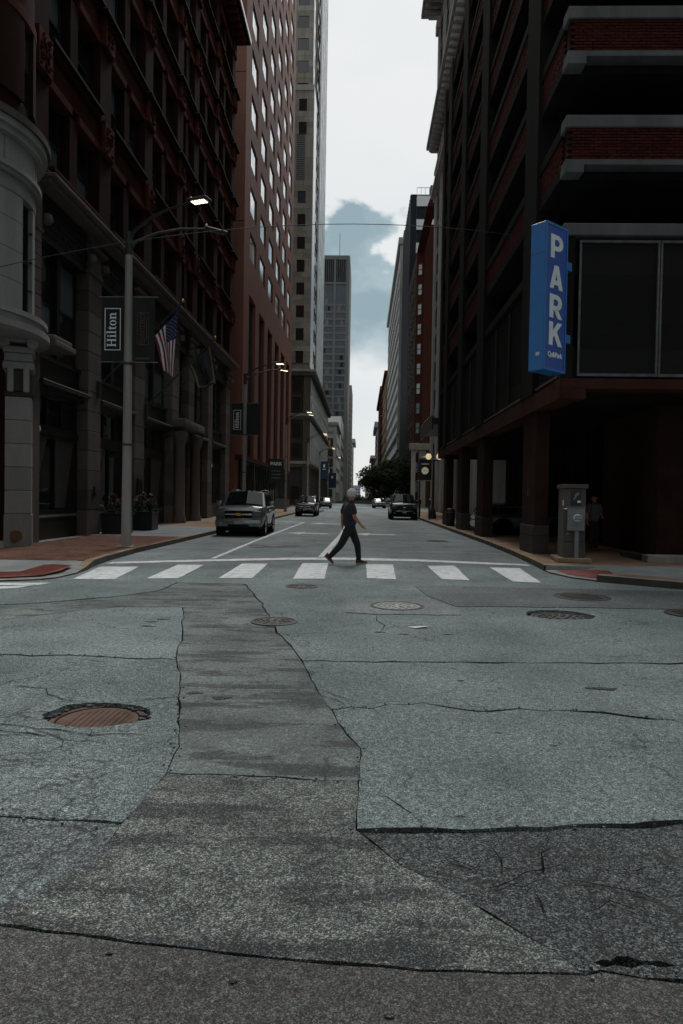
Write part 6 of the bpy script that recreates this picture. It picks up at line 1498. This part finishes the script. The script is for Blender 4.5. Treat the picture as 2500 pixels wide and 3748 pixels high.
JW = dict(pelvis=(-.01, 0, .86), waist=(-.015, 0, 1.02), chest=(-.02, 0, 1.30), neck=(.02, 0, 1.485), head0=(.028, .0, 1.54), head1=(.04, 0, 1.635), head2=(.045, 0, 1.68),
          shn=(.055, -.17, 1.41), eln=(.10, -.235, 1.13), wrn=(.275, -.23, .915), knn=(.325, -.225, .868), shf=(-.10, .17, 1.41), elf=(-.185, .22, 1.13), wrf=(-.19, .20, .91), knf=(-.185, .20, .845),
          hipn=(-.03, -.085, .82), kneen=(-.205, -.085, .445), ankn=(-.475, -.085, .155), toen=(-.385, -.085, .0), heeln=(-.595, -.085, .175),
          hipf=(.03, .085, .82), kneef=(.185, .085, .46), ankf=(.225, .085, .10), toef=(.43, .085, .012), heelf=(.155, .085, .0), hem=(0, 0, .84), bald=True)
person('grey haired man in dark shirt and trousers striding over the crosswalk', -.29, 17.05, .012, 0, JW, hair_m, shirt_m, trouser_m, rad(150), 1.06)
JS = dict(pelvis=(0, 0, .92), waist=(0, 0, 1.06), chest=(0, 0, 1.32), neck=(0, 0, 1.5), head0=(0, 0, 1.55), head1=(0, 0, 1.64), head2=(0, 0, 1.69), shn=(.19, 0, 1.42), eln=(.25, 0, 1.14), wrn=(.2, -.15, 1.02), knn=(.17, -.2, 1.03), shf=(-.19, 0, 1.42), elf=(-.25, .02, 1.14), wrf=(-.26, -.02, .9), knf=(-.255, -.03, .84),
          hipn=(.09, 0, .88), kneen=(.1, -.02, .48), ankn=(.1, .0, .1), toen=(.11, -.2, 0), heeln=(.1, .07, 0), hipf=(-.09, 0, .88), kneef=(-.1, -.02, .48), ankf=(-.1, 0, .1), toef=(-.11, -.2, 0), heelf=(-.1, .07, 0), hem=(0, 0, .86))
shirt2 = plain('shirt_grey', (.10, .10, .105), .9, .2, 8, .3, 60)
person('dim figure in a grey shirt standing in the shade behind the meter cabinet', 7.2, 21.4, .14, rad(20), JS, trim, shirt2, trouser_m)
# ------------------------------------------------------------------ trees and shrubs
leaf_a = plain('leaf_green', (.030, .048, .020), .95, .5, 1.2, .1, 30, spec=.1); bark = plain('bark', (.045, .036, .028), .9, .3, 6, .4, 40)
def tree(label, x, y, h, rx, seed, zb=0.14, n=3400, s_=.30):
    o = root('street_tree', label, 'tree', (x, y, zb), group='trees along the right kerb'); r = random.Random(seed)
    bm = bmesh.new(); pts = []
    vs_, fs = tube_geo([(0, 0, 0), (.05, 0, h * .2), (.0, .05, h * .4), (.1, 0, h * .7)], [.2, .15, .11, .05], 8)
    def addg(vs2, fs2):
        m0 = [bm.verts.new(v_) for v_ in vs2]
        for f in fs2: bm.faces.new([m0[i] for i in f])
    addg(vs_, fs)
    cl = []
    for i in range(22):
        a = r.uniform(0, 6.28); q = r.uniform(.25, .95); zz = h * r.uniform(.27, .93); k = rx * q * (1.2 - abs(zz / h - .52))
        c = (k * math.cos(a), k * math.sin(a), zz); cl.append(c); addg(*tube_geo([(0, 0, h * r.uniform(.25, .5)), (c[0] * .5, c[1] * .5, zz * .85), c], [.07, .045, .015], 5))
    link('trunk', bm_mesh('trunk', bm, bark, 50), o, rel=True)
    bm = bmesh.new()
    for c in cl: k = r.uniform(.22, .42) * rx; leaves(bm, c, k * 1.2, k * 1.2, k * .8, int(n / 14), s_, r, .2)
    link('crown', bm_mesh('crown', bm, leaf_a), o, rel=True)['kind'] = 'stuff'
    return o
tree('nearest dense street tree on the right between the clock and the far cars', 7.4, 122, 8.2, 4.4, 1, n=4200); tree('tall street tree on the right behind the silver car', 6.0, 140, 9.2, 4.8, 2, n=4200); tree('leaning street tree reaching over the road on the right', 4.8, 158, 8.6, 5.2, 3, n=4200); tree('far street tree on the right before the road dips', 6.2, 185, 8.6, 5, 4, 0, n=2600)
tree('round far tree left of the road crest', -4.5, 330, 8.5, 6, 5, -6, 1800, .4); tree('low far tree at the middle of the street end', 3.0, 360, 8, 5, 6, -7, 1800, .4); tree('small far tree right of the street end', 6.5, 340, 9, 5, 7, -6.5, 1800, .4)
def shrub(label, x, y, seed):
    o = root('shrub', label, 'shrub', (x, y, .14), group='shrubs in the left kerb bed'); r = random.Random(seed); bm = bmesh.new()
    for _ in range(7): leaves(bm, (r.uniform(-.4, .4), r.uniform(-.5, .5), r.uniform(.3, .9)), .35, .35, .3, 60, .10, r, 0)
    link('foliage', bm_mesh('foliage', bm, leaf_a), o, rel=True)['kind'] = 'stuff'; tube('stem', [(0, 0, 0), (.02, 0, .5)], .03, bark, o, 6, rel=True)
for i, (x, y) in enumerate(((-5.6, 68), (-5.4, 71), (-5.2, 74.5), (-8.3, 60.5))): shrub(('first low shrub right behind the dark SUV', 'second low shrub behind the dark SUV', 'third low shrub at the end of the kerb bed', 'dark potted shrub against the brick tower base')[i], x, y, 30 + i)
tag(B('kerb_bed', -6.4, -4.3, 64, 77, -.04, .15, walk_tan), kind='structure')
sg = root('traffic_signal', 'small dark traffic signal hanging over the far road', 'traffic light', (3.4, 212, -1)); tube('mast', [(0, 0, 0), (0, 0, 7), (-4.6, 0, 7.2)], [.12, .1, .06], pole_bk, sg, 6, rel=True); B('signal_head', -4.8, -4.3, -.2, .2, 6.2, 7.5, pole_bk, sg, .05, rel=True)
